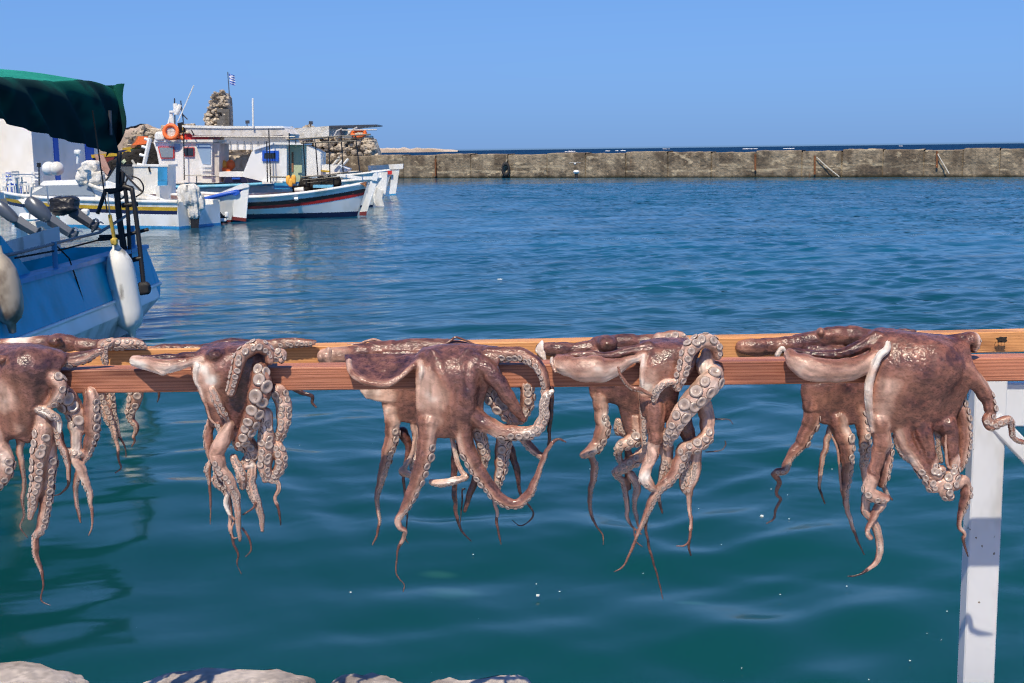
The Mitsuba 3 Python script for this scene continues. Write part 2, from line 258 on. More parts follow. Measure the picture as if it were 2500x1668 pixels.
class Octopus:
    def __init__(self, label, zoom, Y, seed=0):
        self.key = thing('octopus', label, 'octopus', 'octopuses hung over the drying rack'); self.z, self.Y, self.prims, self.suckers, self.spots, self.seed = zoom, Y, [], [], [], seed
        self.tips = []
    def pt(self, x, y, d=0.0):
        ox, oy, s = self.z; return at(ox + x / s, oy + y / s, self.Y + d / 100)
    def m(self, r): return r / self.z[2] / pxm(self.Y)      # zoomed pixels -> metres
    def vec(self, v): v = A(*v); w = RT * v[0] - UP * v[1] - FW * v[2]; return w / np.linalg.norm(w)
    def arm(self, pts, d=0.0, v=None, s=None, k=9, pale=.12, vp=.75, ss=1.0, tone=0.0, rows=2, a=.55):
        """pts: (x, y, radius[, depth]) in zoomed pixels; v: the side the suckers are on (right, down, to the camera), one for all or one per point; s: the stretch with suckers."""
        P = np.array([[*self.pt(q[0], q[1], d + (q[3] if len(q) > 3 else 0)), self.m(q[2])] for q in pts])
        L = np.linalg.norm(np.diff(P[:, :3], axis=0), axis=1).sum(); n = max(8, int(L / .0018))
        P[:, 3] *= np.linspace(.95, .80, len(P)); q = catmull(P, n); q[:, 3] = np.maximum(q[:, 3], .0004)
        q[:, 3] *= 1 + .09 * (meshkit.noise(q[:, :3] * 60, self.seed) - .5) * 2
        wob = (np.stack([meshkit.noise(q[:, :3] * 45 + j * 9, 5 + j) for j in range(3)], 1) - .5) * np.minimum(q[:, 3:], .006) * .8; q[:, :3] += wob
        thin = q[:, 3] < .0042; cut = len(q) if not thin.any() else max(np.argmax(thin), 0)
        if v is None: vv = np.repeat(self.vec((0, .3, -1))[None], n, 0); s = None
        else:
            vs = [v] * len(pts) if not isinstance(v[0], (tuple, list)) else list(v); vs += [vs[-1]] * (len(pts) - len(vs)); vv = catmull(np.array([self.vec(x) for x in vs]), n)
        t = np.gradient(q[:, :3], axis=0); t /= np.linalg.norm(t, axis=1, keepdims=True) + 1e-12
        vv = vv - t * (vv * t).sum(1, keepdims=True); vv /= np.linalg.norm(vv, axis=1, keepdims=True) + 1e-12
        if cut > 4: self.prims.append(dict(p=q[:cut, :3], r=q[:cut, 3], k=self.m(k), v=vv[:cut] if v is not None else None, fr=(vv[:cut], np.cross(t[:cut], vv[:cut]), np.r_[0, np.cumsum(np.linalg.norm(np.diff(q[:cut, :3], axis=0), axis=1))]), pale=pale, vp=vp, tone=tone))
        if cut < n: self.tips.append((q[max(cut - 4, 0):], vv[max(cut - 4, 0):], pale, vp if v is not None else 0, tone))
        if s is not None:
            arc = np.r_[0, np.cumsum(np.linalg.norm(np.diff(q[:, :3], axis=0), axis=1))]; side = np.cross(t, vv)
            for row in ((1, -1) if rows == 2 else (0,)):
                x = s[0] * L + (.0 if row >= 0 else .5 * .8 * q[0, 3] * ss)
                while x < s[1] * L:
                    i = min(np.searchsorted(arc, x), n - 1); R = q[i, 3]
                    sr = min(max(R * .51 * ss * (.80 + .32 * rng.random()), .0011), .0175)
                    aa = a * row; nrm = math.cos(aa) * vv[i] + math.sin(aa) * side[i]; nrm = nrm + rng.normal(0, .08, 3); nrm /= np.linalg.norm(nrm)
                    self.suckers.append((q[i, :3] + nrm * (R * .99 + sr * .02), nrm, sr)); x += sr * 1.04 * (2.06 if rows == 2 else 1.9) + .0003
        return self
    def sheet(self, rows, r=14, k=16, n=(40, 40), pale=.12, tone=0.0, back=.5):
        """rows of (x, y, depth): a loft with rounded edges."""
        R = [catmull(np.array([self.pt(*p) for p in row]), n[1]) for row in rows]
        G = catmull(np.array(R).reshape(len(R), -1), n[0]).reshape(n[0], n[1], 3)
        step = max(np.linalg.norm(np.diff(G, axis=0), axis=-1).max(), np.linalg.norm(np.diff(G, axis=1), axis=-1).max())
        if step > .003:
            f = step / .003; G = catmull(np.array([catmull(g, int(n[1] * f)) for g in G]).reshape(n[0], -1), int(n[0] * f)).reshape(int(n[0] * f), -1, 3)
        p = G.reshape(-1, 3); self.prims.append(dict(p=p, r=np.full(len(p), self.m(r)), k=self.m(k), v=None, pale=pale, vp=0, tone=tone)); return self
    def blob(self, x, y, d, rx, ry, rd, k=20, pale=.12, tone=0.0):
        a, b, c = self.m(rx), self.m(ry), rd / 100; c0 = self.pt(x, y, d)
        self.prims.append(dict(ell=(c0, A(a, c, b)), k=self.m(k), v=None, pale=pale, vp=0, tone=tone)); return self
    def spot(self, x, y, r, amount, d=0.0): self.spots.append((self.pt(x, y, d), self.m(r), amount)); return self
    def build(self):
        h = VOX; los, his = [], []
        for q in self.prims:
            if 'ell' in q: c, a = q['ell']; los.append(c - a); his.append(c + a)
            else: los.append((q['p'] - q['r'][:, None]).min(0)); his.append((q['p'] + q['r'][:, None]).max(0))
        o = np.min(los, 0) - .02; dim = np.ceil((np.max(his, 0) + .02 - o) / h).astype(int); V = np.full(dim, .03, np.float32)
        B = 6
        for q in self.prims:
            mg = q['k'] * 1.3 + 2 * h
            if 'ell' in q:
                c, a = q['ell']; i0 = np.maximum(((c - a - mg - o) / h).astype(int), 0); i1 = np.minimum(((c + a + mg - o) / h).astype(int) + 1, dim)
                I = np.stack(np.meshgrid(*[np.arange(x, y) for x, y in zip(i0, i1)], indexing='ij'), -1).reshape(-1, 3); e = (o + h * I - c) / a; le = np.linalg.norm(e, axis=1)
                dist = le * (le - 1) / np.maximum(np.linalg.norm(e / a, axis=1), 1e-6)
            else:
                rr = q['r'].max() + mg; step = max(1, int(.004 / max(np.linalg.norm(np.diff(q['p'][:3], axis=0), axis=1).max(), 1e-5)))
                w = int(np.ceil(rr / (B * h))); off = np.stack(np.meshgrid(*[np.arange(-w, w + 1)] * 3, indexing='ij'), -1).reshape(-1, 3)
                pb = np.unique(((q['p'][::step] - o) / (B * h)).astype(int), axis=0); blk = np.unique((pb[:, None] + off).reshape(-1, 3), axis=0)
                loc = np.stack(np.meshgrid(*[np.arange(B)] * 3, indexing='ij'), -1).reshape(-1, 3)
                I = (blk[:, None] * B + loc).reshape(-1, 3); I = I[((I >= 0) & (I < dim)).all(1)]
                t = cKDTree(q['p']); q['tree'] = t; D, j = t.query(o + h * I, distance_upper_bound=rr + B * h, workers=-1); ok = np.isfinite(D); I, D, j = I[ok], D[ok], j[ok]; dist = D - q['r'][j]
            old = V[tuple(I.T)]; kk = q['k']; hh = np.maximum(kk - np.abs(old - dist), 0) / kk
            V[tuple(I.T)] = np.minimum(old, dist) - hh * hh * kk * .25
        v, f = surface_nets(V, o, h)
        v = relax(v, f, 6)
        # skin tone: dorsal brown-purple, pale under-side
        W, pale, tone, crease = np.full(len(v), 1e-9), np.zeros(len(v)), np.zeros(len(v)), np.zeros(len(v))
        drape = meshkit.fbm(v * A(62, 62, 13), 3, self.seed + 50)
        for iq, q in enumerate(self.prims):
            cr = None
            if 'ell' in q:
                c, a = q['ell']; e = (v - c) / a; le = np.linalg.norm(e, axis=1); dist = (le - 1) * a.min(); pl = np.full(len(v), q['pale'])
            else:
                D, j = q['tree'].query(v, distance_upper_bound=.05, workers=-1); ok = np.isfinite(D); j = np.where(ok, j, 0); dist = np.where(ok, D - q['r'][j], 1)
                pl = np.full(len(v), q['pale'])
                if 'fr' in q:
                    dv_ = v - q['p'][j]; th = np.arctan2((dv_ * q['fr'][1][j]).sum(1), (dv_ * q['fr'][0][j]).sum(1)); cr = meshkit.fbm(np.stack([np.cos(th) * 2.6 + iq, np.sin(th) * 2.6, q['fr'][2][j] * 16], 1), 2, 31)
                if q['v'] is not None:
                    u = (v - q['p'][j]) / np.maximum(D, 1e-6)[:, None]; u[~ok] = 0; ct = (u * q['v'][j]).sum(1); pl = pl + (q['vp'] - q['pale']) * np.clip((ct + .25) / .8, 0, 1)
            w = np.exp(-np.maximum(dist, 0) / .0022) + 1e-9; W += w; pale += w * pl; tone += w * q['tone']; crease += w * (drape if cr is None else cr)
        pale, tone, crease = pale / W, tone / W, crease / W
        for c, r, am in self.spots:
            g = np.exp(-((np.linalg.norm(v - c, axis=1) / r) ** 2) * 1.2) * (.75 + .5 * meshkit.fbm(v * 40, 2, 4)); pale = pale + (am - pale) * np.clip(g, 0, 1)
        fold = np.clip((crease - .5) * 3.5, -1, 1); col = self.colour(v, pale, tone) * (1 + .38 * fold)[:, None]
        nb = trimesh.Trimesh(v, f, process=False).vertex_normals; v = v + nb * (fold * .0010)[:, None]
        parts_v, parts_f, parts_c, nv = [v], [f], [col], len(v)
        for q, vv, pl, vp, tn in self.tips:
            tb = tube(q[:, :3], q[:, 3], 8); tv = np.array(tb.vertices); parts_v.append(tv); parts_f.append(np.array(tb.faces) + nv); nv += len(tv)
            parts_c.append(self.colour(tv, np.full(len(tv), pl * .7), np.full(len(tv), tn + .6)))
        v, f, col = np.vstack(parts_v), np.vstack(parts_f), np.vstack(parts_c)
        M = trimesh.Trimesh(v, f, process=False); n = M.vertex_normals
        v = v + n * ((meshkit.fbm(v * 110, 2, 9)[:, None] - .5) * .0016)
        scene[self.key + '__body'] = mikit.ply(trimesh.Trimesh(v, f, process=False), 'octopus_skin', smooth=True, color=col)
        # suckers
        big, small, cnt = [], [], 0
        for c, n_, r in self.suckers:
            view = EYE - c; view /= np.linalg.norm(view)
            if n_ @ view < -.45: continue
            (big if r > .0036 else small).append((c, n_, r))
        big.sort(key=lambda b: -b[2])
        for i, (c, n_, r) in enumerate(big):
            x = np.cross(n_, [.3, .5, .8]); x /= np.linalg.norm(x); y = np.cross(n_, x); e = 1 + .22 * (rng.random() - .5); M4 = np.eye(4); M4[:3, 0], M4[:3, 1], M4[:3, 2], M4[:3, 3] = x * r * e, y * r / e, n_ * r, c
            if i < 290: scene[self.key + '__sucker' + (f'_{i:03d}' if i else '')] = {**SUCK_DICT, 'to_world': T(M4)}
            else: small.append((c, n_, r))
        if small:
            vs, fs, cs = [], [], []
            for i, (c, n_, r) in enumerate(small):
                x = np.cross(n_, [.3, .5, .8]); x /= np.linalg.norm(x); y = np.cross(n_, x)
                vs.append(SMALL.vertices @ np.stack([x, y, n_]) * r + c); fs.append(np.array(SMALL.faces) + i * len(SMALL.vertices)); cs.append(SMALL_COL)
            k = put('small_suckers', trimesh.Trimesh(np.vstack(vs), np.vstack(fs), process=False), 'sucker_skin', self.key, smooth=True, color=np.vstack(cs), kind='stuff')
        return self
    def colour(self, v, pale, tone):
        n1, n2, n3 = meshkit.fbm(v * 26, 3, self.seed), meshkit.fbm(v * 95, 2, 11), meshkit.noise(v * 330, 21)
        pale = np.clip(pale + (n1 - .5) * .5, 0, 1)[:, None]
        pur = np.clip((meshkit.fbm(v * 11 + 3, 3, self.seed + 40) - .38) * 3.2, 0, 1)[:, None]
        dark = (A(.128, .060, .053) + (A(.072, .032, .038) - A(.128, .060, .053)) * pur) * (1 - .45 * np.clip(tone, -1, 1.2))[:, None]
        hue = [0, .0, .25, -.1, .1, .15, -.3, .2, 0, .55, .35][self.seed % 11]; dark = dark * A(1 + .35 * hue, 1 + .04 * hue, 1 - .25 * hue)
        lo, hi = dark * A(.50, .48, .62), dark * A(1.45, 1.30, 1.22)
        dorsal = lo + (hi - lo) * np.clip((n2 - .3) * 2.4, 0, 1)[:, None]
        warm = A(.29, .130, .088); light = A(.56, .365, .285); white = A(.74, .68, .61)
        c = np.where(pale < .45, dorsal + (warm - dorsal) * pale / .45, np.where(pale < .8, warm + (light - warm) * (pale - .45) / .35, light + (white - light) * (pale - .8) / .2))
        fleck = np.clip((n3 - .56) * 6, 0, 1)[:, None] * (1 - pale) * .5
        return np.clip(c * (1 - fleck) * (.86 + .28 * n2[:, None]), .01, .9)
SUCK_DICT = mikit.ply(SUCKER, 'sucker_skin', smooth=True, color=SUCK_COL)
SMALL = flip(lathe([(0, .2), (.55, .28), (.85, .42), (1.0, .1), (1.0, -.4)], 8)); _s = np.array(SMALL.vertices); SMALL_COL = np.where((_s[:, 2] < .05)[:, None], A(.08, .035, .025), A(.33, .25, .215))
ZA, ZB, ZC, ZD, ZE = (0, 790, 2.2087), (280, 800, 2.529), (750, 800, 2.3403), (1280, 780, 2.2407), (1770, 770, 2.3397)
R_, L_, D_, C_ = (1, .1, .25), (-1, .1, .25), (0, 1, .2), (0, 0, 1)
YF, YB = 2.985, 3.315
# ---- third pair
o = Octopus('broad webbed front octopus in the middle with a looping arm at its right', ZC, YF, 1)
o.sheet([[(846, 870, 5)] * 0 + [(225, 165, 5), (330, 165, 5.5), (500, 160, 5.5), (640, 160, 4)], [(232, 190, 2), (330, 215, 2), (500, 215, 1), (640, 190, 0)], [(240, 230, -1.5), (330, 275, -3), (470, 285, -3), (620, 205, -1.5)], [(262, 262, -4), (340, 312, -5.5), (480, 318, -5.5), (610, 215, -3)]], r=13, pale=.10, tone=.3)
o.arm([(236, 190, 18, 1), (245, 250, 19, -2.5), (300, 298, 20, -4.8), (390, 322, 20, -5.6), (470, 322, 20, -5.6), (530, 288, 17, -5), (600, 222, 15, -3), (640, 190, 14, -1)], pale=.92, k=7)
o.sheet([[(670, 130, 7), (800, 112, 7), (950, 112, 7), (1080, 125, 6)], [(650, 160, 2), (800, 128, 3), (950, 128, 3), (1085, 150, 1)], [(640, 240, -2), (780, 230, -3), (950, 230, -3), (1070, 225, -1.5)], [(640, 400, -2.5), (760, 400, -3.6), (900, 400, -3.6), (1000, 380, -2)], [(645, 520, -2), (760, 530, -3), (880, 530, -3.2), (985, 480, -1.5)], [(660, 590, -1.5), (760, 610, -2), (850, 605, -2.2), (950, 555, -1)]], r=20, k=26)
o.arm([(720, 150, 30, 0), (770, 260, 34, -3.3), (820, 400, 36, -4.3), (830, 540, 34, -3.6), (880, 640, 30, -2)], k=30).arm([(920, 150, 36, 0), (930, 260, 46, -3.5), (920, 420, 48, -4.2), (900, 560, 44, -3)], k=34)
o.spot(710, 400, 130, .85, -4).spot(690, 300, 90, .8, -3).spot(740, 520, 80, .6, -3)
o.arm([(652, 200, 12, -2), (655, 250, 22, -3.2), (642, 320, 14, -3), (636, 420, 10, -2.6), (640, 520, 8, -2)], pale=1.0, k=6)
o.arm([(960, 200, 55, -2), (1060, 270, 55, -3), (1130, 370, 50, -3.6), (1190, 460, 38, -3.4), (1238, 528, 18, -3)], k=14, tone=.2)
o.arm([(1040, 150, 45, 1), (1130, 150, 44, .5), (1220, 155, 42, -.5), (1300, 195, 38, -2.5), (1345, 260, 34, -3.5), (1362, 330, 28, -3.5), (1350, 385, 22, -3)], v=((-.2, .8, .5), (-.1, .9, .5), (-.2, .9, .5), (-.6, .6, .5), (-.9, .2, .5)), s=(.12, 1), tone=.25, vp=.6, a=.45)
o.arm([(1395, 340, 13, -2), (1393, 440, 15, -1.5), (1386, 560, 14, -1.5), (1384, 630, 12, -1.5), (1376, 690, 6, -1.5)], tone=.9, pale=0)
o.arm([(940, 490, 55, -2.5), (1020, 545, 50, -3), (1110, 590, 48, -3.5), (1220, 605, 44, -4), (1305, 585, 41, -4.2), (1352, 520, 36, -4.5), (1350, 450, 33, -4.5), (1365, 400, 28, -4.5), (1398, 362, 17, -4.5)], v=((-.2, .9, .2), (0, 1, .1), (.1, 1, .2), (.3, .7, .5), (.5, .3, .9), (-.1, 0, 1), (-.1, 0, 1)), s=(.28, 1), vp=.9, pale=.55, k=14)
o.spot(1000, 520, 90, .08, -5).spot(1150, 570, 60, .35, -5)
o.arm([(690, 540, 66, -2), (682, 660, 56, -2.2), (645, 820, 47, -2.2), (590, 960, 37, -2.2), (545, 1050, 26, -2.4), (520, 1105, 21, -3), (528, 1140, 20, -3.4), (556, 1160, 17, -3), (552, 1200, 14, -2.2), (525, 1248, 11, -2.2), (516, 1285, 7, -2), (510, 1340, 6, -2), (508, 1400, 5, -2), (530, 1440, 4, -2), (555, 1470, 3.4, -2), (549, 1508, 2.5, -2)], v=((.9, .2, .1), (.95, .2, 0), (.9, .3, 0), (.9, .3, 0), (.8, .3, .3), (.2, .3, 1), (-.6, .5, .6), (0, .8, .4)), s=(.12, .55), pale=.28, k=14)
o.arm([(890, 540, 60, -2), (905, 660, 52, -2.5), (980, 820, 46, -2.6), (1070, 945, 40, -2.6), (1150, 1005, 35, -2.6), (1220, 998, 33, -2.6), (1275, 930, 28, -2.6), (1325, 820, 21, -2.6), (1358, 720, 17, -2.6), (1395, 665, 13, -2.6), (1440, 638, 9, -2.6), (1482, 655, 4, -2.6)], v=((-.8, .5, 0), (-.8, .5, 0), (-.7, .7, 0), (-.4, .9, 0), (0, 1, 0), (.5, .9, 0), (.95, .3, 0)), s=(.14, .72), pale=.2, k=14)
o.arm([(965, 560, 42, 1), (1000, 660, 40, 1.5), (1015, 740, 34, 1.5), (1008, 800, 22, 1.5)], v=(.35, 0, 1), s=(.1, 1), tone=.3, pale=.1)
o.arm([(1130, 600, 52, 1.5), (1115, 720, 46, 2), (1100, 840, 36, 2), (1085, 920, 22, 2), (1070, 990, 14, 2), (1085, 1060, 12, 2), (1082, 1110, 10, 2), (1096, 1180, 8, 2), (1108, 1238, 4, 2)], v=(.45, 0, 1), s=(.05, .5), tone=.5)
o.arm([(825, 620, 16, 0), (850, 740, 16, 0), (885, 825, 15, -.5), (912, 852, 17, -1), (845, 874, 25, -1.3), (775, 890, 28, -1), (715, 885, 24, 0)], v=((1, 0, 0), (1, 0, 0), (1, 0, 0), (.3, 1, .2), (0, 1, .3)), s=(.5, 1), pale=.75, vp=.85)
o.arm([(850, 680, 26, 3), (838, 860, 20, 3), (846, 1000, 15, 3), (858, 1090, 12, 3), (880, 1160, 8, 3), (938, 1222, 3, 3)], tone=.8, pale=0, v=(.6, 0, -.6))
o.arm([(985, 780, 26, 4), (950, 900, 24, 4), (920, 980, 20, 4), (903, 1045, 13, 4)], tone=.5, pale=.05)
o.arm([(905, 920, 6, 4), (885, 930, 6, 4), (885, 1000, 5, 4), (872, 1140, 3, 4)], tone=.8, pale=0)
o.arm([(1160, 690, 26, 3), (1200, 820, 20, 3), (1218, 950, 9, 3), (1270, 1020, 6, 3), (1292, 1065, 6, 3), (1265, 1108, 5, 3), (1215, 1132, 4, 3), (1172, 1100, 2, 3)], tone=.8, pale=0)
o.arm([(1235, 630, 28, .5), (1290, 700, 26, 0), (1345, 735, 21, -1), (1372, 700, 12, -1.5)], v=(-.4, .9, .1), s=(.1, .9), tone=.2)
o.arm([(1030, 350, 46, 1.5), (1100, 450, 52, 1.5), (1180, 540, 40, 1.5)], v=(-.15, .1, 1), s=(.05, .95), rows=2, ss=1.15, tone=.2, pale=.25)
o.arm([(1250, 330, 44, 3), (1255, 430, 46, 3), (1220, 530, 34, 3)], v=(.6, 0, .8), s=(.0, 1), tone=.3)
o.build()
o = Octopus('octopus on the rear beam behind the middle one, its pale mantle drooping below', ZC, YB, 2)
o.arm([(105, 165, 48, 2), (190, 160, 60, 1), (250, 165, 50, 2)], pale=.55, k=10).arm([(120, 130, 20, -1), (118, 165, 26, -1), (128, 205, 20, -1)], pale=.7, k=5).blob(85, 165, 0, 28, 38, 3, pale=.75)
o.arm([(230, 150, 50, 3), (380, 140, 66, 3), (560, 125, 66, 3), (720, 115, 60, 3), (860, 110, 48, 3), (960, 120, 22, 3)], k=30, tone=.1).spot(620, 100, 60, .4, -2)
o.arm([(228, 95, 8, 4), (300, 92, 8, 4), (345, 78, 9, 4), (385, 68, 10, 4), (430, 84, 8, 4)], pale=.85, k=5).arm([(760, 110, 9, 0), (820, 75, 9, 1), (850, 55, 8, 1), (900, 70, 7, 2), (960, 98, 6, 3)], pale=.3, k=6)
o.sheet([[(300, 250, -2), (400, 250, -3), (500, 250, -3), (600, 250, -3)], [(305, 340, -3), (400, 350, -4), (490, 350, -4), (580, 350, -3.4)], [(345, 395, -3), (400, 408, -4), (480, 412, -4), (550, 405, -3)]], r=13, pale=.85, k=10)
o.sheet([[(440, 150, 0), (560, 150, 0), (700, 150, 0)], [(438, 300, -3), (560, 300, -3.5), (700, 300, -3)], [(442, 430, -3), (540, 430, -3.6), (680, 430, -3)], [(465, 510, -2), (540, 520, -2.6), (660, 540, -2)]], r=18, tone=.1).spot(470, 470, 70, .8, -3)
o.arm([(485, 460, 50, -2), (485, 600, 46, -2), (448, 760, 33, -2), (408, 920, 20, -2), (396, 1000, 15, -2), (410, 1090, 12, -2), (402, 1170, 9, -2), (372, 1243, 4, -2)], v=((1, .1, .3), (1, .2, .3), (.95, .3, .3), (.9, .3, .4)), s=(.15, .85), pale=.35)
o.arm([(605, 540, 18, -2), (618, 640, 15, -2), (590, 740, 13, -2), (562, 795, 18, -2.3), (545, 825, 26, -2.8), (590, 845, 22, -2.6), (604, 885, 12, -2)], pale=.9, v=((0, 0, 1), (0, 0, 1), (0, .4, 1), (0, .8, .6)), s=(.65, 1), ss=.8)
o.arm([(545, 600, 34, 1), (580, 690, 22, 1), (560, 800, 14, 1), (552, 880, 10, 1), (566, 1000, 9, 1), (572, 1070, 6, 1), (562, 1200, 4, 1), (580, 1232, 2, 1)], tone=.4)
o.arm([(640, 560, 50, 0), (640, 700, 44, 0), (610, 800, 30, 0), (600, 880, 16, 0)], v=(.1, 0, 1), s=(.2, 1), pale=.3)
o.build()
# ---- first pair (left)
o = Octopus('large front octopus cut by the left picture edge, its glossy eye towards the camera', ZA, YF, 3)
o.sheet([[(-90, 140, 7), (60, 128, 7), (170, 128, 7), (320, 160, 5)], [(-90, 200, 0), (60, 170, -2), (170, 165, -3), (335, 190, 0)], [(-90, 330, -2), (60, 300, -4.5), (170, 290, -5), (300, 260, -2)], [(-90, 450, -2), (60, 440, -4), (150, 440, -4.2), (245, 400, -2)], [(-90, 560, -1.5), (60, 560, -2.4), (130, 560, -2.6), (195, 560, -1)], [(-90, 620, -1), (0, 620, -1.4), (80, 600, -1.4), (150, 625, -1)]], r=22, k=28)
o.blob(150, 235, -2.5, 120, 100, 5, k=40).blob(15, 190, -4.4, 30, 26, 2, k=14, tone=.3).blob(16, 192, -5.6, 15, 13, 1.0, k=4, pale=.6)
o.spot(40, 420, 110, .85, -4).spot(120, 560, 60, .6, -3).spot(-20, 350, 90, .85, -3)
o.arm([(260, 175, 44, 0), (360, 195, 42, 2), (460, 180, 36, 3), (530, 152, 24, 3), (555, 135, 14, 3)], v=(0, 1, .15), s=(.2, 1), tone=.4, ss=.9)
o.arm([(250, 260, 46, -2), (300, 310, 50, -2.6), (318, 360, 46, -2.8), (285, 420, 38, -2.6), (245, 450, 24, -2)], v=((.9, .3, .2), (.95, .3, .2), (.8, .6, .2), (.5, .8, .3)), s=(.25, 1), pale=.3, k=16, vp=.8)
o.arm([(180, 455, 20, -3), (230, 470, 27, -3.5), (285, 495, 24, -3.5), (318, 530, 18, -3), (322, 580, 16, -3)], v=((-.2, .1, 1), (0, .3, 1)), s=(.05, .8), pale=.7, vp=.9, k=6)
o.arm([(340, 380, 60, 1.5), (385, 440, 64, 2), (420, 510, 60, 2), (430, 570, 44, 2)], v=(-.2, .1, 1), s=(.0, 1), ss=1.05, pale=.4, tone=.1)
o.arm([(230, 510, 42, -2), (232, 600, 56, -2.5), (215, 720, 50, -2.6), (200, 850, 42, -2.6), (182, 950, 34, -2.6), (160, 1050, 17, -2.6)], v=((0, 0, 1), (-.05, 0, 1), (-.15, 0, 1), (-.2, 0, 1)), s=(.14, 1), pale=.5, vp=.7, a=.62)
o.arm([(262, 600, 42, -.5), (262, 780, 44, -.5), (248, 940, 37, -.5), (226, 1080, 32, -.8), (198, 1150, 22, -.8), (196, 1240, 20, -.8), (222, 1330, 12, -.8), (232, 1410, 7, -.8), (222, 1490, 5, -.8), (272, 1520, 2, -.8)], v=((1, .1, .15), (1, 0, .15), (1, 0, .2), (.9, .3, .2), (-.8, .4, .3), (-.9, 0, .3)), s=(.14, .8), pale=.3, tone=.1)
o.arm([(-20, 560, 66, -1), (0, 660, 54, -1.5), (40, 740, 48, -2), (20, 820, 46, -2), (-40, 890, 36, -2)], v=((.6, .3, .3), (.6, .6, .4), (.8, .6, .2), (.5, .9, .2)), s=(.5, 1), pale=.45, k=20).spot(30, 760, 50, .9, -3)
o.arm([(115, 590, 34, 0), (105, 680, 20, 0), (118, 780, 15, 0), (130, 880, 13, 0), (120, 950, 10, 0), (130, 1030, 7, 0), (108, 1095, 5, 0), (148, 1155, 2, 0)], v=(.9, 0, .4), s=(.3, .9), pale=.25)
o.arm([(485, 380, 42, 1.5), (498, 480, 48, 1.5), (492, 600, 42, 1.5), (470, 700, 30, 1.5), (455, 745, 16, 1.5)], v=(.9, .1, .05), s=(.1, 1), pale=.3)
o.arm([(300, 540, 24, -1), (328, 640, 22, -1), (362, 730, 18, -1), (370, 800, 15, -1), (368, 870, 9, -1), (330, 915, 6, -1), (288, 928, 3, -1)], tone=.7, pale=.05, v=(-.6, 0, .8), s=(.05, .5))
o.arm([(340, 690, 24, .6), (390, 700, 34, .6), (438, 705, 26, .6)], v=(0, .3, 1), s=(0, 1), tone=.5, pale=.2)
o.arm([(395, 540, 30, 1), (412, 640, 32, 1), (408, 730, 28, .5), (445, 800, 30, .3), (478, 900, 20, .3), (494, 1000, 11, .3), (497, 1090, 6, .3), (478, 1145, 3, .3)], v=((.5, 0, .5), (.5, 0, .5), (-.9, .4, .1), (-.9, .3, .1)), s=(.5, .95), pale=.7, vp=.9)
o.arm([(430, 790, 20, .5), (408, 880, 16, .5), (412, 970, 12, .5), (428, 1040, 9, .5), (436, 1075, 5, .5)], v=(.8, .3, .3), s=(.1, .9), pale=.4)
o.build()
o = Octopus('octopus on the rear beam at the far left, suckered arm pointing right', ZA, YB - .01, 4)
o.arm([(-120, 130, 40, 2), (40, 120, 44, 2), (160, 112, 44, 2), (260, 105, 52, 2), (330, 108, 60, 2), (430, 120, 54, 2), (540, 120, 46, 2), (620, 112, 36, 2)], k=20, tone=0).spot(80, 95, 80, .95, 1).spot(150, 90, 60, .95, 1)
o.blob(310, 90, 1, 46, 34, 3.5, k=16, tone=.3).blob(318, 82, -2.2, 14, 9, 1, k=4, pale=.1, tone=1)
o.arm([(560, 118, 34, 0), (640, 108, 36, -1), (710, 105, 34, -1), (760, 115, 27, -1), (785, 128, 14, -1)], v=((0, .4, 1), (0, .4, 1), (.1, .4, 1), (.3, .4, .9)), s=(.05, 1), pale=.35, a=.65)
o.arm([(600, 100, 26, -2.5), (568, 128, 26, -4), (562, 170, 25, -4.4), (572, 210, 20, -4.4)], v=((.2, .1, 1), (.1, 0, 1), (0, 0, 1)), s=(.1, 1), pale=.5, a=.65)
o.arm([(530, 340, 34, -2), (548, 420, 30, -2), (585, 500, 28, -2), (610, 570, 20, -2), (632, 660, 11, -2), (640, 740, 8, -2), (652, 780, 6, -2), (620, 806, 3, -2)], v=((-.1, 0, 1), (0, 0, 1)), s=(.0, .6), tone=.3, pale=.3)
o.arm([(588, 360, 32, 0), (600, 440, 30, 0), (620, 520, 22, 0), (640, 600, 13, 0), (672, 660, 5, 0), (680, 720, 3, 0)], v=(.3, 0, 1), s=(.0, .6), tone=.5)
o.arm([(735, 330, 40, -1), (728, 410, 40, -1), (705, 470, 32, -1), (708, 520, 20, -1), (734, 560, 16, -1), (722, 610, 11, -1), (728, 632, 8, -1), (708, 665, 4, -1)], v=((.1, 0, 1), (0, 0, 1), (0, 0, 1), (-.6, 0, .6)), s=(.1, .8), tone=.35, pale=.3)
o.build()
# ---- second pair
o = Octopus('second front octopus from the left, with white torn mantle edge and large pearly suckers', ZB, YF, 5)
o.arm([(128, 208, 36, 0), (200, 222, 46, -2), (290, 238, 52, -3.2), (380, 228, 44, -3), (470, 210, 34, -2), (560, 190, 34, -1)], k=14, pale=.70, vp=.98, v=(0, 1, .5), ss=.01).arm([(150, 196, 20, 4), (260, 190, 30, 4), (380, 190, 34, 4), (500, 180, 36, 3), (600, 165, 40, 2)], k=16, tone=.6, pale=0).arm([(240, 250, 20, -4), (290, 285, 14, -4.6), (330, 262, 16, -4)], pale=.85, k=12)
o.spot(300, 185, 80, .05, -1).spot(420, 180, 70, .05, -1)
o.sheet([[(560, 120, 7), (680, 105, 7), (820, 100, 7), (950, 120, 6)], [(520, 170, 1), (650, 150, 0), (800, 150, -1), (950, 180, 0)], [(490, 270, -2), (600, 250, -3.2), (740, 260, -3), (900, 300, -1.5)], [(530, 380, -2), (610, 370, -3), (700, 390, -2), (840, 430, -.8)], [(575, 500, -1.4), (640, 500, -2), (690, 520, -1.4), (800, 560, 0)], [(600, 600, -1), (650, 610, -1.2), (690, 620, -1), (740, 640, 0)]], r=18, k=20, tone=.15)
o.blob(625, 165, -1.5, 60, 40, 3, k=24, tone=.5)
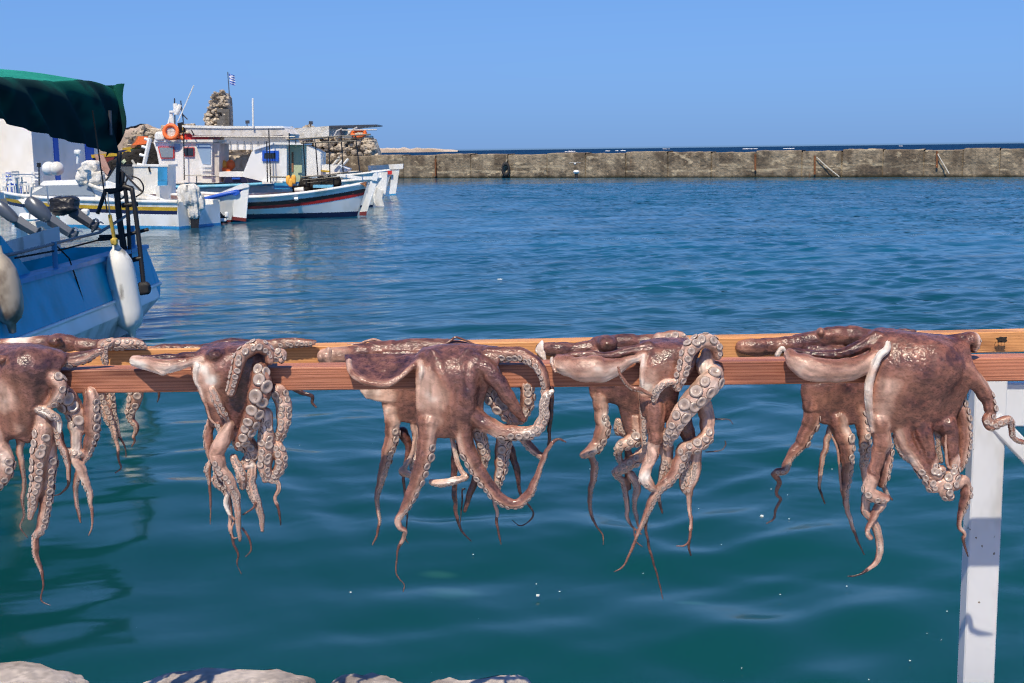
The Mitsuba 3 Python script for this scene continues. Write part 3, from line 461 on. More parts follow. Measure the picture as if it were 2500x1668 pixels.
o.spot(590, 320, 85, .95, -3).spot(560, 260, 50, 1.0, -3).spot(610, 430, 60, .85, -3).spot(650, 540, 50, .35, -2)
o.arm([(515, 240, 26, -2.8), (500, 275, 24, -3), (512, 340, 18, -2.8), (545, 420, 14, -2.5), (568, 490, 11, -2.2), (588, 560, 10, -2), (620, 592, 10, -1.8), (662, 590, 9, -1.5)], pale=1.0, k=7)
o.arm([(715, 400, 30, -4), (735, 330, 36, -4.3), (755, 250, 42, -4.6), (785, 180, 46, -4.6), (835, 135, 48, -4), (895, 120, 48, -3), (940, 150, 44, -2), (955, 200, 34, -2)], v=((-.25, 0, 1), (-.2, 0, 1), (-.3, -.1, 1), (-.3, -.5, .9), (-.1, -.7, .8), (.4, -.5, .8), (.9, 0, .5)), s=(.0, 1), pale=.45, vp=.6, a=.7, ss=.9)
o.arm([(945, 190, 38, 0), (990, 172, 44, -.5), (1025, 165, 40, -.5), (1032, 205, 28, -1)], v=(.2, .1, 1), s=(.1, 1), pale=.45, a=.7)
o.arm([(885, 220, 46, -1), (900, 300, 62, -2.4), (895, 390, 76, -3), (870, 490, 74, -3), (830, 600, 66, -2.6), (790, 690, 50, -2), (760, 740, 30, -1.5)], v=((.6, 0, .8), (.5, 0, .9), (.35, 0, .95), (.35, .05, .95), (.3, .3, .9), (.2, .5, .8)), s=(.08, 1), pale=.12, rows=2, ss=1.12, a=.42, vp=.5)
o.arm([(1010, 390, 52, 1), (1045, 480, 56, 1.5), (1045, 580, 52, 1.5), (1010, 690, 38, 1.5)], v=((.35, 0, 1), (.4, 0, 1), (.3, .2, 1)), s=(0, 1), tone=.4, pale=.2, ss=.95)
o.arm([(925, 540, 50, 0), (935, 660, 56, 0), (930, 780, 58, 0), (932, 880, 50, 0), (930, 935, 30, 0)], v=(.05, 0, 1), s=(.05, 1), tone=.2, pale=.4, a=.5, ss=.95)
o.arm([(720, 620, 50, 1), (800, 700, 66, 1.4), (850, 780, 54, 1.2), (800, 850, 40, .6)], v=(-.1, .5, 1), s=(.3, 1), tone=.6, pale=.1)
o.arm([(1005, 740, 40, .5), (1025, 810, 42, .5), (1005, 890, 36, .5), (965, 940, 26, .3), (1000, 955, 20, .3), (1014, 1000, 18, .3), (988, 1055, 14, .3), (1008, 1110, 12, .3), (1020, 1170, 9, .3), (1026, 1222, 4, .3)], v=(.5, .1, .9), s=(.0, .5), tone=.5)
o.arm([(855, 860, 30, .5), (838, 960, 38, .3), (862, 1050, 36, .3), (895, 1120, 28, .3), (910, 1200, 20, .3), (912, 1258, 13, .3)], v=(.1, 0, 1), s=(.1, 1), tone=.6, pale=.1, ss=.75)
o.arm([(712, 600, 36, -2.4), (668, 690, 52, -3), (632, 780, 52, -3.2), (655, 870, 46, -3.2), (712, 960, 40, -3.2), (750, 1060, 30, -3), (765, 1180, 22, -3), (770, 1300, 13, -3), (768, 1315, 8, -3)], v=((-.7, .4, .3), (-.8, .3, .4), (-.8, .4, .5), (-.6, .4, .8), (-.4, .2, .9), (-.2, .1, 1)), s=(.3, 1), pale=.65, vp=.7, ss=.85)
o.arm([(592, 580, 26, .5), (578, 680, 34, .5), (590, 780, 30, .5), (600, 840, 18, .5)], v=(-.8, .2, -.2), s=(.1, .7), pale=.4)
o.arm([(600, 815, 14, -1), (575, 875, 23, -1), (582, 930, 14, -1), (590, 1030, 10, -1), (592, 1130, 6, -1), (590, 1215, 3, -1)], v=(-.6, .3, .7), s=(.1, .4), pale=.35)
o.arm([(655, 880, 30, -1), (630, 945, 32, -1.2), (680, 1000, 26, -1), (712, 1110, 18, -1), (712, 1230, 14, -1), (735, 1330, 11, -1), (762, 1400, 8, -1), (756, 1460, 5, -1), (782, 1522, 2, -1)], v=(-.4, .2, .9), s=(.0, .3), tone=.2)
o.arm([(712, 1000, 12, -2.4), (688, 1060, 17, -2.6), (702, 1130, 15, -2.6), (742, 1190, 8, -2.4)], pale=.95)
o.arm([(738, 1195, 8, -1.5), (722, 1250, 7, -1.5), (730, 1298, 6, -1.5), (756, 1295, 5, -1.5)], pale=.9).arm([(785, 1235, 8, -1), (830, 1300, 8, -1), (842, 1370, 6, -1), (808, 1415, 3, -1)], pale=.25).arm([(870, 1080, 9, -1), (850, 1120, 8, -1), (790, 1155, 6, -1)], pale=.3)
o.arm([(735, 800, 26, -1), (768, 870, 36, -1.4), (785, 940, 34, -1.4), (790, 990, 20, -1)], v=(0, 0, 1), s=(.0, 1), pale=.35, ss=.8).arm([(808, 860, 24, 0), (850, 848, 24, 0)], pale=.9)
o.arm([(604, 385, 20, -4.4), (625, 430, 30, -4.6), (660, 500, 32, -4.2), (700, 570, 24, -3)], v=(-.25, 0, 1), s=(0, 1), pale=.45, vp=.6, a=.65, ss=.8).arm([(640, 600, 18, -2), (660, 660, 22, -2), (680, 720, 18, -1)], v=(-.2, 0, 1), s=(0, .8), tone=.6, ss=1.1)
o.build()
o = Octopus('dark glossy octopus on the rear beam behind the pearly suckered one', ZB, YB, 6)
o.arm([(215, 148, 26, 2), (300, 140, 44, 3), (430, 142, 46, 3), (560, 138, 46, 3), (640, 120, 56, 3), (740, 105, 52, 3), (860, 110, 44, 3), (960, 112, 36, 2)], k=20, tone=.45).spot(235, 150, 40, .7, 0)
o.arm([(900, 110, 36, 0), (1000, 100, 35, -.5), (1090, 92, 33, -.5), (1170, 92, 30, -.5), (1225, 88, 22, -.5), (1242, 82, 10, -.5)], v=(.1, .85, .6), s=(.35, 1), pale=.3, tone=.15, rows=2, a=.6)
o.arm([(1080, 360, 16, 0), (1160, 402, 16, 0), (1215, 422, 14, 0), (1220, 465, 11, 0), (1247, 494, 6, 0)], tone=.9, pale=0).arm([(268, 380, 12, 0), (275, 425, 8, 0), (262, 462, 3, 0)], tone=.9)
o.arm([(830, 340, 50, 0), (850, 480, 50, 0), (870, 600, 40, 0)], tone=.6)
o.build()
# ---- fourth pair
o = Octopus('front octopus with a smooth bulging mantle and a thick pale arm of big white suckers', ZD, YF, 7)
o.arm([(198, 248, 52, -.5), (290, 265, 70, -2.6), (400, 275, 82, -3.2), (490, 262, 60, -2.6), (570, 228, 30, -1.8), (650, 195, 26, -1)], k=16, pale=.46, vp=.86, v=(0, .9, .6)).arm([(185, 200, 14, 1), (330, 195, 22, 1), (470, 195, 26, 1), (600, 170, 34, 1), (680, 150, 40, 1)], k=18, tone=.3).arm([(150, 212, 10, -1), (152, 245, 11, -2.4), (172, 290, 9, -3.4)], pale=.9, k=6)
o.spot(300, 250, 70, .6, -5)
o.sheet([[(650, 130, 7), (740, 118, 7), (850, 118, 7), (960, 130, 6)], [(640, 170, 2), (730, 160, 0), (840, 160, -1), (940, 180, 0)], [(650, 250, -2), (730, 240, -3.2), (820, 250, -3), (900, 280, -1.5)], [(648, 350, -2), (720, 350, -3), (790, 350, -3), (840, 360, -1.5)], [(648, 440, -1.6), (710, 450, -2.4), (770, 450, -2), (820, 460, -.5)], [(660, 520, -1.2), (710, 530, -1.6), (760, 540, -1.4), (800, 560, 0)]], r=18, k=22, tone=0).spot(700, 300, 75, .85, -3).spot(670, 380, 60, .95, -3).spot(740, 190, 28, 1.0, -1.5).spot(790, 270, 60, .5, -4)
o.arm([(655, 205, 12, -2), (648, 270, 17, -2.8), (646, 350, 15, -2.8), (648, 430, 10, -2)], pale=.95, k=6)
o.arm([(712, 480, 62, -2), (718, 600, 50, -2.4), (705, 720, 40, -2.6), (672, 810, 38, -3.2), (662, 870, 40, -3.6), (690, 910, 34, -3.4), (712, 930, 20, -3)], v=((0, .2, -1), (.2, .2, -1), (-.3, .6, .3), (-.3, .9, .2)), s=(.85, 1), pale=.35, k=14).spot(662, 865, 46, 1.0, -4.5)
o.arm([(838, 370, 26, -4), (858, 310, 36, -4.6), (880, 240, 42, -4.8), (900, 175, 46, -4.6), (945, 130, 48, -4), (1000, 118, 46, -3.4), (1045, 150, 40, -3), (1060, 200, 32, -3)], v=((-.2, 0, 1), (-.2, 0, 1), (-.3, 0, 1), (-.3, -.3, .9), (-.1, -.8, .7), (.3, -.8, .6), (1, -.2, .5)), s=(0, 1), pale=.5, vp=.75, a=.62)
o.arm([(1005, 190, 44, 0), (995, 260, 58, -.6), (1030, 300, 64, -1.6), (1010, 350, 74, -3.4), (955, 410, 76, -4.4), (885, 490, 68, -4.6), (830, 570, 56, -4), (790, 650, 42, -2.6), (780, 700, 28, -2)], v=((.4, 0, .9), (.4, 0, .9), (.5, 0, .9), (.2, 0, 1), (0, 0, 1), (-.05, 0, 1)), s=(.24, 1), pale=.7, vp=.8, a=.52, ss=1.0)
o.arm([(985, 470, 46, 0), (1000, 560, 46, -.6), (995, 640, 42, -1.8), (940, 685, 46, -2.4), (875, 705, 42, -2.4), (862, 760, 42, -2.2), (815, 850, 38, -2.2), (740, 925, 30, -2.4), (692, 1000, 26, -2.4), (660, 1090, 18, -2.4), (615, 1190, 12, -2.4), (580, 1275, 9, -2.4), (540, 1350, 7, -2.4), (490, 1382, 3, -2.4)], v=((.3, .2, 1), (.4, .3, .8), (.3, .5, .9), (0, .3, 1), (-.3, .4, 1), (.5, .6, .6), (.6, .7, .3), (.6, .7, .4)), s=(.14, .75), pale=.4, vp=.75)
o.arm([(690, 1010, 15, -1.5), (664, 1120, 10, -1.5), (682, 1240, 8, -1.5), (712, 1345, 7, -1.5), (740, 1450, 5, -1.5), (758, 1532, 3, -1.5)], tone=.3)
o.arm([(945, 720, 32, -1), (938, 830, 30, -1), (908, 930, 22, -1), (900, 1010, 14, -1), (912, 1100, 12, -1), (905, 1200, 9, -1), (880, 1235, 6, -1), (830, 1240, 3, -1)], v=(-.8, .2, .5), s=(.1, .4), pale=.5).arm([(906, 1190, 7, -1), (902, 1250, 8, -1), (912, 1292, 6, -1)], tone=.7)
o.arm([(890, 760, 34, 0), (872, 850, 34, 0), (872, 920, 24, 0), (892, 965, 12, 0)], v=(.3, 0, 1), s=(0, 1), pale=.2, tone=.2).arm([(780, 700, 40, .5), (775, 790, 34, .5), (748, 880, 22, .5), (738, 980, 14, .5), (756, 1062, 5, .5)], v=(0, .1, 1), s=(.2, .7), tone=.6).arm([(870, 560, 50, 0), (900, 640, 46, 0), (930, 720, 30, 0)], tone=.6)
o.arm([(512, 258, 6, -7.5), (528, 308, 9, -7.5), (575, 368, 13, -6.5), (635, 388, 16, -6), (700, 414, 8, -5)], v=(.2, .9, -.3), s=(.2, .8), pale=.6)
o.arm([(712, 440, 18, -4.2), (728, 385, 24, -5), (770, 345, 24, -5), (842, 340, 18, -4.6)], v=((-.8, .2, .5), (-.7, -.3, .6), (0, .8, .5)), s=(0, .8), pale=.85)
o.arm([(1000, 540, 4, 0), (1060, 546, 4, 0), (1118, 548, 3, 0), (1142, 575, 2, 0)], tone=.9).arm([(990, 725, 4, 0), (1070, 718, 3.5, 0), (1100, 690, 3.5, 0), (1099, 664, 3, 0)], tone=.9)
o.build()
o = Octopus('octopus on the rear beam with a ringed eye bump and white mantle flap', ZD, YB, 8)
o.arm([(95, 160, 36, 2), (200, 165, 44, 3), (320, 160, 44, 3), (430, 140, 60, 3), (560, 130, 58, 3), (700, 125, 54, 3), (800, 120, 50, 2)], k=20, tone=.1).blob(450, 130, 0, 56, 46, 4, k=14, tone=.2).blob(455, 132, -3.2, 24, 18, 1.2, k=6, pale=.4).arm([(740, 110, 42, 0), (800, 96, 42, 0), (850, 95, 34, 0), (890, 110, 18, 0)], v=(.4, .2, .9), s=(.2, 1), pale=.3)
o.sheet([[(92, 125, -1), (98, 122, -2)], [(64, 165, -2), (100, 165, -3)], [(80, 190, -3), (112, 192, -3.4)], [(112, 220, -3.4), (116, 222, -3.6)]], r=7, k=5, pale=1.0, n=(30, 20))
o.sheet([[(380, 180, 0), (500, 180, 0), (640, 180, 0)], [(372, 330, -2.6), (500, 330, -3.4), (660, 330, -3)], [(375, 400, -2.6), (500, 410, -3.4), (650, 400, -3)], [(400, 450, -2), (470, 440, -2.4), (560, 470, -2.6), (640, 500, -2)]], r=18, tone=.35).spot(395, 420, 40, .75, -3)
o.sheet([[(520, 430, -2), (580, 440, -2.4), (640, 450, -2)], [(540, 520, -2), (590, 530, -2.2), (630, 540, -2)], [(565, 610, -1.8), (590, 620, -2), (615, 620, -1.8)]], r=16, tone=.4)
o.arm([(415, 420, 46, -2), (420, 520, 42, -2), (428, 600, 44, -2), (400, 680, 43, -2), (350, 730, 36, -2), (322, 745, 24, -2)], v=((.9, .1, .2), (.9, .2, .3), (.9, .4, .2), (.6, .8, .3), (-.1, .9, .5), (-.4, .9, .5)), s=(.3, 1), pale=.45, vp=.85, tone=.1)
o.arm([(362, 740, 20, -1.6), (385, 800, 22, -1.4), (376, 870, 20, -1.4), (358, 960, 15, -1.4), (366, 1060, 10, -1.4), (395, 1130, 7, -1.4), (430, 1185, 5, -1.4), (432, 1232, 3, -1.4)], v=(.9, 0, .2), s=(.1, .7), pale=.3)
o.arm([(610, 540, 46, -1.4), (625, 620, 50, -1.6), (580, 665, 44, -2), (530, 690, 36, -2), (515, 740, 26, -1.6), (530, 790, 18, -1.4)], v=((-.2, .5, .9), (-.2, .6, .9), (-.3, .6, .8), (-.4, .3, .9)), s=(.2, 1), pale=.5, vp=.8)
o.arm([(655, 720, 36, -1.4), (610, 765, 38, -1.6), (540, 815, 34, -1.8), (500, 845, 24, -1.8), (540, 890, 18, -1.4), (560, 1000, 17, -1.4), (562, 1080, 13, -1.4), (590, 1130, 8, -1.4), (640, 1178, 5, -1.4)], v=((-.2, .4, 1), (-.3, .5, .9), (-.6, .5, .7), (-.5, .4, .8)), s=(.1, .6), pale=.45)
o.arm([(568, 720, 22, -1), (565, 830, 20, -1), (570, 920, 16, -1)], tone=.5).arm([(585, 850, 24, -1.6), (620, 920, 22, -1.6), (602, 1000, 16, -1.6), (614, 1080, 12, -1.6), (624, 1132, 6, -1.6)], v=(-.5, .2, .6), s=(.1, .9), pale=.45).arm([(515, 560, 22, 0), (520, 600, 34, 0), (555, 630, 26, 0)], v=(-.3, .3, .9), s=(0, 1), tone=.4)
o.arm([(640, 390, 22, -4), (645, 500, 22, -4), (650, 600, 20, -4), (655, 700, 17, -4)], v=(.1, 0, 1), s=(0, 1), tone=.3, rows=0, ss=1.5, a=0).arm([(600, 1150, 4, -1.4), (610, 1210, 3.5, -1.4), (648, 1245, 3, -1.4)], pale=.2)
o.build()
# ---- fifth pair
o = Octopus('biggest front octopus at the right end, reddish spotted skin with a long white cut edge', ZE, YF, 9)
o.arm([(368, 222, 36, -1), (410, 270, 60, -3), (500, 305, 78, -4), (620, 318, 76, -4), (730, 305, 72, -3.4), (800, 280, 62, -2.6), (850, 230, 36, -2)], k=18, pale=.38, vp=.72, v=(0, .9, .6)).arm([(380, 205, 22, 2), (500, 225, 28, 1.4), (640, 225, 34, 1), (760, 185, 46, 1), (860, 120, 44, 2)], k=24, tone=.5, pale=0)
o.sheet([[(840, 110, 8), (900, 92, 7), (1100, 120, 6), (1360, 140, 6)], [(850, 150, 2), (950, 130, 0), (1150, 140, -1), (1370, 170, 0)], [(860, 230, -2), (980, 220, -4), (1180, 210, -4.4), (1385, 240, -1.6)], [(840, 340, -2), (970, 330, -5), (1180, 330, -5.6), (1395, 330, -2)], [(820, 450, -2), (960, 450, -4.6), (1160, 460, -5.2), (1370, 420, -2)], [(830, 560, -1.6), (960, 570, -3.2), (1130, 570, -3.6), (1310, 540, -1.4)], [(850, 640, -1.2), (940, 640, -1.6), (1090, 640, -2), (1280, 640, -1)]], r=24, k=30, tone=-.1)
o.blob(1170, 300, -4, 180, 150, 4, k=50, tone=-.1).spot(930, 400, 120, .72, -5).spot(900, 540, 95, .72, -3).spot(880, 700, 60, .45, -2).spot(1260, 150, 40, .35, -3).spot(1150, 250, 90, .25, -6)
o.arm([(930, 158, 14, -4.4), (918, 200, 22, -5), (882, 235, 24, -4.8), (852, 295, 26, -4.4), (830, 365, 28, -4.2), (820, 450, 29, -4), (828, 560, 24, -3.4), (840, 670, 11, -2.6)], pale=1.0, k=6)
o.arm([(1310, 150, 46, 3), (1365, 140, 48, 2), (1410, 140, 54, 1), (1428, 165, 44, .5), (1420, 195, 26, .5)], v=((1, .2, .2), (1, .2, .1)), s=(.75, 1), tone=.1, ss=.6, k=22)
o.arm([(1360, 310, 66, -1.6), (1440, 390, 50, -2), (1500, 480, 40, -2), (1520, 550, 36, -2), (1502, 600, 36, -2.6), (1515, 632, 30, -3.2), (1570, 612, 29, -3.6), (1618, 595, 25, -3.6), (1634, 640, 20, -3), (1638, 690, 19, -2.6), (1680, 718, 16, -2.6), (1730, 728, 12, -2.6), (1790, 735, 6, -2.6)], v=((.8, -.5, .1), (.9, -.4, 0), (1, -.2, 0), (.9, .3, .2), (.2, .6, .8), (0, .5, .9), (0, .5, .9), (.4, .3, .9), (.3, .3, .9), (.2, .5, .8), (.1, .8, .6)), s=(.28, 1), pale=.15, vp=.55, k=20)
o.arm([(885, 600, 66, -1.6), (895, 720, 52, -2), (862, 850, 43, -2.4), (832, 950, 44, -2.8), (826, 1010, 46, -3.4), (868, 1038, 46, -3.8), (918, 1046, 30, -3.6)], v=((.8, .2, -.3), (.8, .2, -.3), (.4, .3, -.8), (-.6, .5, .4), (-.3, 1, .5), (0, 1, .5), (.3, .9, .4)), s=(.78, 1), pale=.35, k=16).spot(850, 1000, 50, .6, -4)
o.arm([(930, 720, 26, 0), (925, 800, 40, 0), (905, 900, 44, 0), (890, 960, 30, 0)], v=(.9, .1, .1), s=(.1, 1), tone=.2)
o.arm([(890, 1075, 34, -2.4), (862, 1130, 26, -2.4), (832, 1190, 18, -2.6), (815, 1240, 16, -2.8), (828, 1270, 17, -3)], pale=.4, v=(.2, 1, .3), s=(.8, 1)).arm([(800, 1040, 26, -1), (805, 1110, 29, -1), (838, 1170, 28, -1), (878, 1260, 27, -1), (885, 1350, 24, -1), (850, 1420, 17, -1), (790, 1470, 9, -1), (735, 1490, 5, -1), (698, 1490, 2.5, -1)], v=(.1, .2, 1), s=(.1, .6), tone=.75, ss=.5, pale=0)
o.arm([(1000, 620, 56, -1.2), (1050, 740, 56, -1.4), (1110, 840, 52, -1.8), (1160, 920, 46, -2.2), (1190, 975, 42, -2.6), (1225, 960, 44, -3)], v=((-.7, .6, 0), (-.8, .6, -.1), (-.7, .7, 0), (-.2, .8, .4), (.1, .6, .8), (.4, .1, .9)), s=(.62, 1), pale=.2, k=18).arm([(975, 690, 20, -.4), (1010, 770, 28, -.4), (1060, 830, 26, -.4)], pale=.75, v=(-.6, .7, .2), s=(0, 1)).arm([(1010, 690, 8, -2.6), (1060, 770, 10, -3), (1110, 840, 10, -3.4), (1150, 920, 14, -3.4), (1180, 930, 12, -3.8)], pale=.95, k=5)
o.arm([(1120, 620, 62, -2), (1155, 760, 48, -2.4), (1190, 860, 40, -2.8), (1210, 900, 44, -3.4), (1240, 880, 34, -3.6)], v=((0, 0, -1), (.2, 0, -1), (.4, .2, .5), (.3, .2, 1)), s=(.75, 1), tone=.2, k=14)
o.arm([(1265, 620, 62, -1.4), (1290, 740, 48, -1.8), (1305, 860, 42, -2.2), (1292, 940, 56, -3), (1262, 1005, 48, -3.6), (1290, 1035, 34, -3.6)], v=((0, 0, -1), (.2, 0, -1), (.1, 0, .2), (0, .2, 1), (-.2, .5, 1)), s=(.55, 1), tone=.15, pale=.2, k=14).arm([(1262, 660, 7, -3), (1262, 760, 9, -3.4), (1270, 850, 12, -3.6), (1290, 880, 9, -4)], pale=.9, k=4)
o.arm([(1310, 960, 44, -2.4), (1365, 950, 36, -2.4), (1378, 1020, 34, -2.4), (1358, 1100, 26, -2.4), (1336, 1170, 18, -2.4), (1340, 1215, 16, -2.4), (1370, 1250, 13, -2.4), (1362, 1290, 11, -2.4), (1388, 1378, 4, -2.4)], v=((.7, 0, .5), (.9, 0, .2), (.9, .1, .2), (.8, .2, .3)), s=(.2, .5), tone=.3)
o.arm([(1325, 440, 40, .6), (1355, 560, 46, .6), (1368, 680, 48, .6), (1358, 780, 44, .6), (1340, 870, 34, .4)], v=(.95, .1, .1), s=(.05, 1), pale=.35).arm([(1215, 650, 24, 0), (1222, 760, 20, 0), (1230, 830, 20, 0)], v=(-.4, 0, .9), s=(.2, 1), tone=.9).arm([(950, 860, 12, 1), (905, 960, 16, 1), (925, 1020, 14, 1), (955, 1055, 6, 1)], tone=.6, v=(.3, .2, .9), s=(.2, .8))
o.build()
o = Octopus('shiny brown octopus on the rear beam at the right, one leg curling outwards', ZE, YB + .04, 10)
o.arm([(95, 180, 42, 2), (180, 180, 54, 2), (290, 175, 54, 2), (380, 165, 56, 2), (470, 150, 62, 2), (580, 125, 66, 2), (700, 115, 66, 2), (820, 125, 60, 2), (930, 130, 40, 2)], k=20, tone=.05).spot(120, 180, 60, .55, 0).arm([(940, 110, 16, 0), (1000, 92, 20, 0), (1080, 96, 20, 0)], tone=.2).blob(545, 95, 0, 22, 26, 2, k=14, pale=.4)
o.arm([(300, 225, 16, -3), (325, 190, 18, -3), (340, 200, 12, -3)], pale=.95).spot(310, 165, 30, .8, -1)
o.sheet([[(480, 200, 0), (620, 200, 0), (800, 200, 0)], [(462, 380, -3), (620, 380, -4), (810, 380, -3)], [(455, 450, -3), (600, 460, -4), (800, 460, -3)], [(480, 530, -2.4), (600, 550, -3), (780, 540, -2.4)], [(560, 600, -2), (640, 610, -2.4), (740, 600, -2)]], r=22, k=24, tone=.1).spot(520, 450, 70, .45, -4)
o.arm([(492, 480, 56, -2.2), (490, 600, 50, -2.2), (445, 710, 44, -2.2), (380, 790, 30, -2.2), (352, 850, 27, -2.4), (342, 885, 26, -2.8), (305, 892, 25, -2.8), (285, 905, 18, -2.4)], v=((.8, .3, -.3), (.8, .4, -.2), (.7, .7, -.1), (.6, .8, 0), (.3, .8, .4), (0, .7, .8), (-.3, .7, .7)), s=(.2, 1), pale=.25, vp=.6)
o.arm([(285, 905, 18, -2.2), (308, 955, 15, -2), (296, 1020, 12, -2), (318, 1050, 10, -2), (292, 1100, 9, -2), (278, 1160, 7, -2), (236, 1190, 3, -2)], pale=.3)
o.arm([(605, 640, 22, 0), (572, 770, 19, 0), (542, 890, 15, 0), (542, 990, 10, 0), (572, 1078, 4, 0)], v=(.5, 0, .9), s=(.1, .8), tone=.5, ss=.6)
o.arm([(640, 590, 62, -2), (688, 740, 52, -2.2), (698, 880, 38, -2.2), (682, 1000, 25, -2.2), (702, 1120, 17, -2.2), (748, 1260, 10, -2.2), (795, 1368, 4, -2.2)], v=((.9, 0, .2), (.9, 0, .2), (.9, .1, .2), (.8, .2, .2), (-.2, 0, 1)), s=(.15, .6), pale=.2).arm([(600, 670, 6, -3), (640, 760, 8, -3), (655, 900, 9, -3), (665, 1000, 6, -3)], pale=.9, k=4)
o.arm([(755, 520, 50, -1.6), (785, 640, 44, -1.6), (800, 760, 38, -1.6), (795, 870, 28, -1.6), (800, 950, 18, -1.6)], v=((.9, 0, .3), (.9, 0, .3), (-.2, .1, .9)), s=(.1, .8), pale=.25)
o.build()
# ---------------------------------------------------------------- the harbour behind
from shapely.geometry import Polygon
def prism(poly, Y, depth, off=0.0):   # a slab: outline in photo pixels measured in the plane at depth Y, going back by depth metres
    pts = [at(x, y, Y) for x, y in poly]
    m = trimesh.creation.extrude_polygon(Polygon([(p[0], p[2]) for p in pts]).buffer(0), depth, engine='earcut')
    v = np.array(m.vertices); m.vertices = np.stack([v[:, 0], Y + off + v[:, 2], v[:, 1]], 1); m.faces = m.faces[:, ::-1]; return m
def rect(x0, y0, x1, y1, Y, depth, off=0.0): return prism([(x0, y0), (x1, y0), (x1, y1), (x0, y1)], Y, depth, off)
def pipe(pts, Y, r, seg=7, n=None): return tube([at(p[0], p[1], Y + (p[2] if len(p) > 2 else 0)) for p in pts], r, seg, smooth_n=n)
def pipes(lst, Y, r): return cat_([pipe(p, Y, r) for p in lst])
def dirty(c, amt=.25, s=2.2, streak=True):
    d = tuple(x * (1 - amt) * k for x, k in zip(c, (1, .95, .86)))
    return proc(lambda p, n, uv: mix(c, d, smoothstep(.38, .78, fbm(p.x * s, p.y * s, p.z * s * (.5 if streak else 1), octaves=4))))
def rip(k, s): return dict(bump=lambda p, n, uv: fbm(p.x * s, p.y * s, p.z * s), bscale=k)
mat('boat_white', dirty((.80, .81, .80), .16), .35, .5)
mat('old_white', dirty((.74, .74, .71), .35, 5), .55, .4)
mat('house_white', dirty((.80, .80, .79), .10, .8), .9, .2)
mat('blue_hull', dirty((.004, .40, .60), .26, 3), .45, .28, **rip(.004, 3))
mat('light_blue', dirty((.18, .50, .72), .2, 4), .45)
mat('bright_blue', (.02, .10, .52), .4); mat('sea_blue', dirty((.04, .27, .55), .2, 5), .4)
mat('navy', (.012, .016, .06), .4); mat('red_paint', dirty((.60, .03, .025), .3, 5), .45); mat('dark_red', (.16, .025, .02), .45); mat('brown_stripe', (.07, .03, .025), .5)
mat('yellow_paint', dirty((.52, .34, .02), .3, 4), .5); mat('ochre', (.65, .38, .08), .6); mat('orange_plastic', (.85, .17, .04), .5); mat('yellow_orange', (.85, .42, .06), .5)
mat('black_paint', (.012, .011, .012), .45); mat('black_rubber', (.02, .02, .022), .7); mat('dark_glass', (.02, .025, .03), .08, .8); mat('grey_glass', (.22, .26, .30), .12, .8)
mat('grey_metal', (.11, .125, .15), .30, .6, metal=.35); mat('dark_metal', (.07, .075, .09), .35, .6, metal=.3); mat('steel', (.6, .6, .58), .25, .5, metal=.8)
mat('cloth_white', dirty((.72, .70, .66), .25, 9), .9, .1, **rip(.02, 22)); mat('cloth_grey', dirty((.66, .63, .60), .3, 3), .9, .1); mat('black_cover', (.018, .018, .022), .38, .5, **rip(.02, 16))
mat('rope_yellow', dirty((.55, .40, .08), .4, 60), .9); mat('rope_pale', (.55, .52, .45), .9); mat('net_dark', dirty((.035, .032, .030), .5, 8), .95, .1, **rip(.05, 14)); mat('net_beige', dirty((.46, .40, .30), .4, 8), .95, .1, **rip(.04, 14))
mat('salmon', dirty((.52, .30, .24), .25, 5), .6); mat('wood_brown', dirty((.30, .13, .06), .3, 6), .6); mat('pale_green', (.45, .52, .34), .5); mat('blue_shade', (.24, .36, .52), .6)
mat('fender_white', proc(lambda p, n, uv: mix(mix((.74, .74, .71), (.30, .29, .26), smoothstep(.52, .72, fbm(p.x * 9, p.y * 9, p.z * 3.2, octaves=4))), (.40, .24, .10), .5 * smoothstep(.70, .82, fbm(p.x * 6 + 5, p.y * 6, p.z * 5, octaves=3)))), .4, .5)
mat('fender_grubby', proc(lambda p, n, uv: mix((.42, .36, .29), (.16, .12, .09), smoothstep(.40, .68, fbm(p.x * 7, p.y * 7, p.z * 4, octaves=4)))), .5, .4)
mat('green_tarp', {'type': 'rgb', 'value': [.012, .11, .085]}, .8, .2, **rip(.01, 9))
scene['net_cloth'] = {'type': 'principledthin', 'base_color': proc(lambda p, n, uv: mix((.010, .085, .070), (.014, .040, .044), smoothstep(.35, .6, fbm(p.x * 2, p.y * 2.2, p.z * 3)))), 'roughness': .9, 'diff_trans': .25}
scene['green_cloth'] = {'type': 'principledthin', 'base_color': proc(lambda p, n, uv: mix((.030, .30, .24), (.018, .19, .16), fbm(p.x * 3, p.y * 3, p.z * 5))), 'roughness': .8, 'diff_trans': .35}
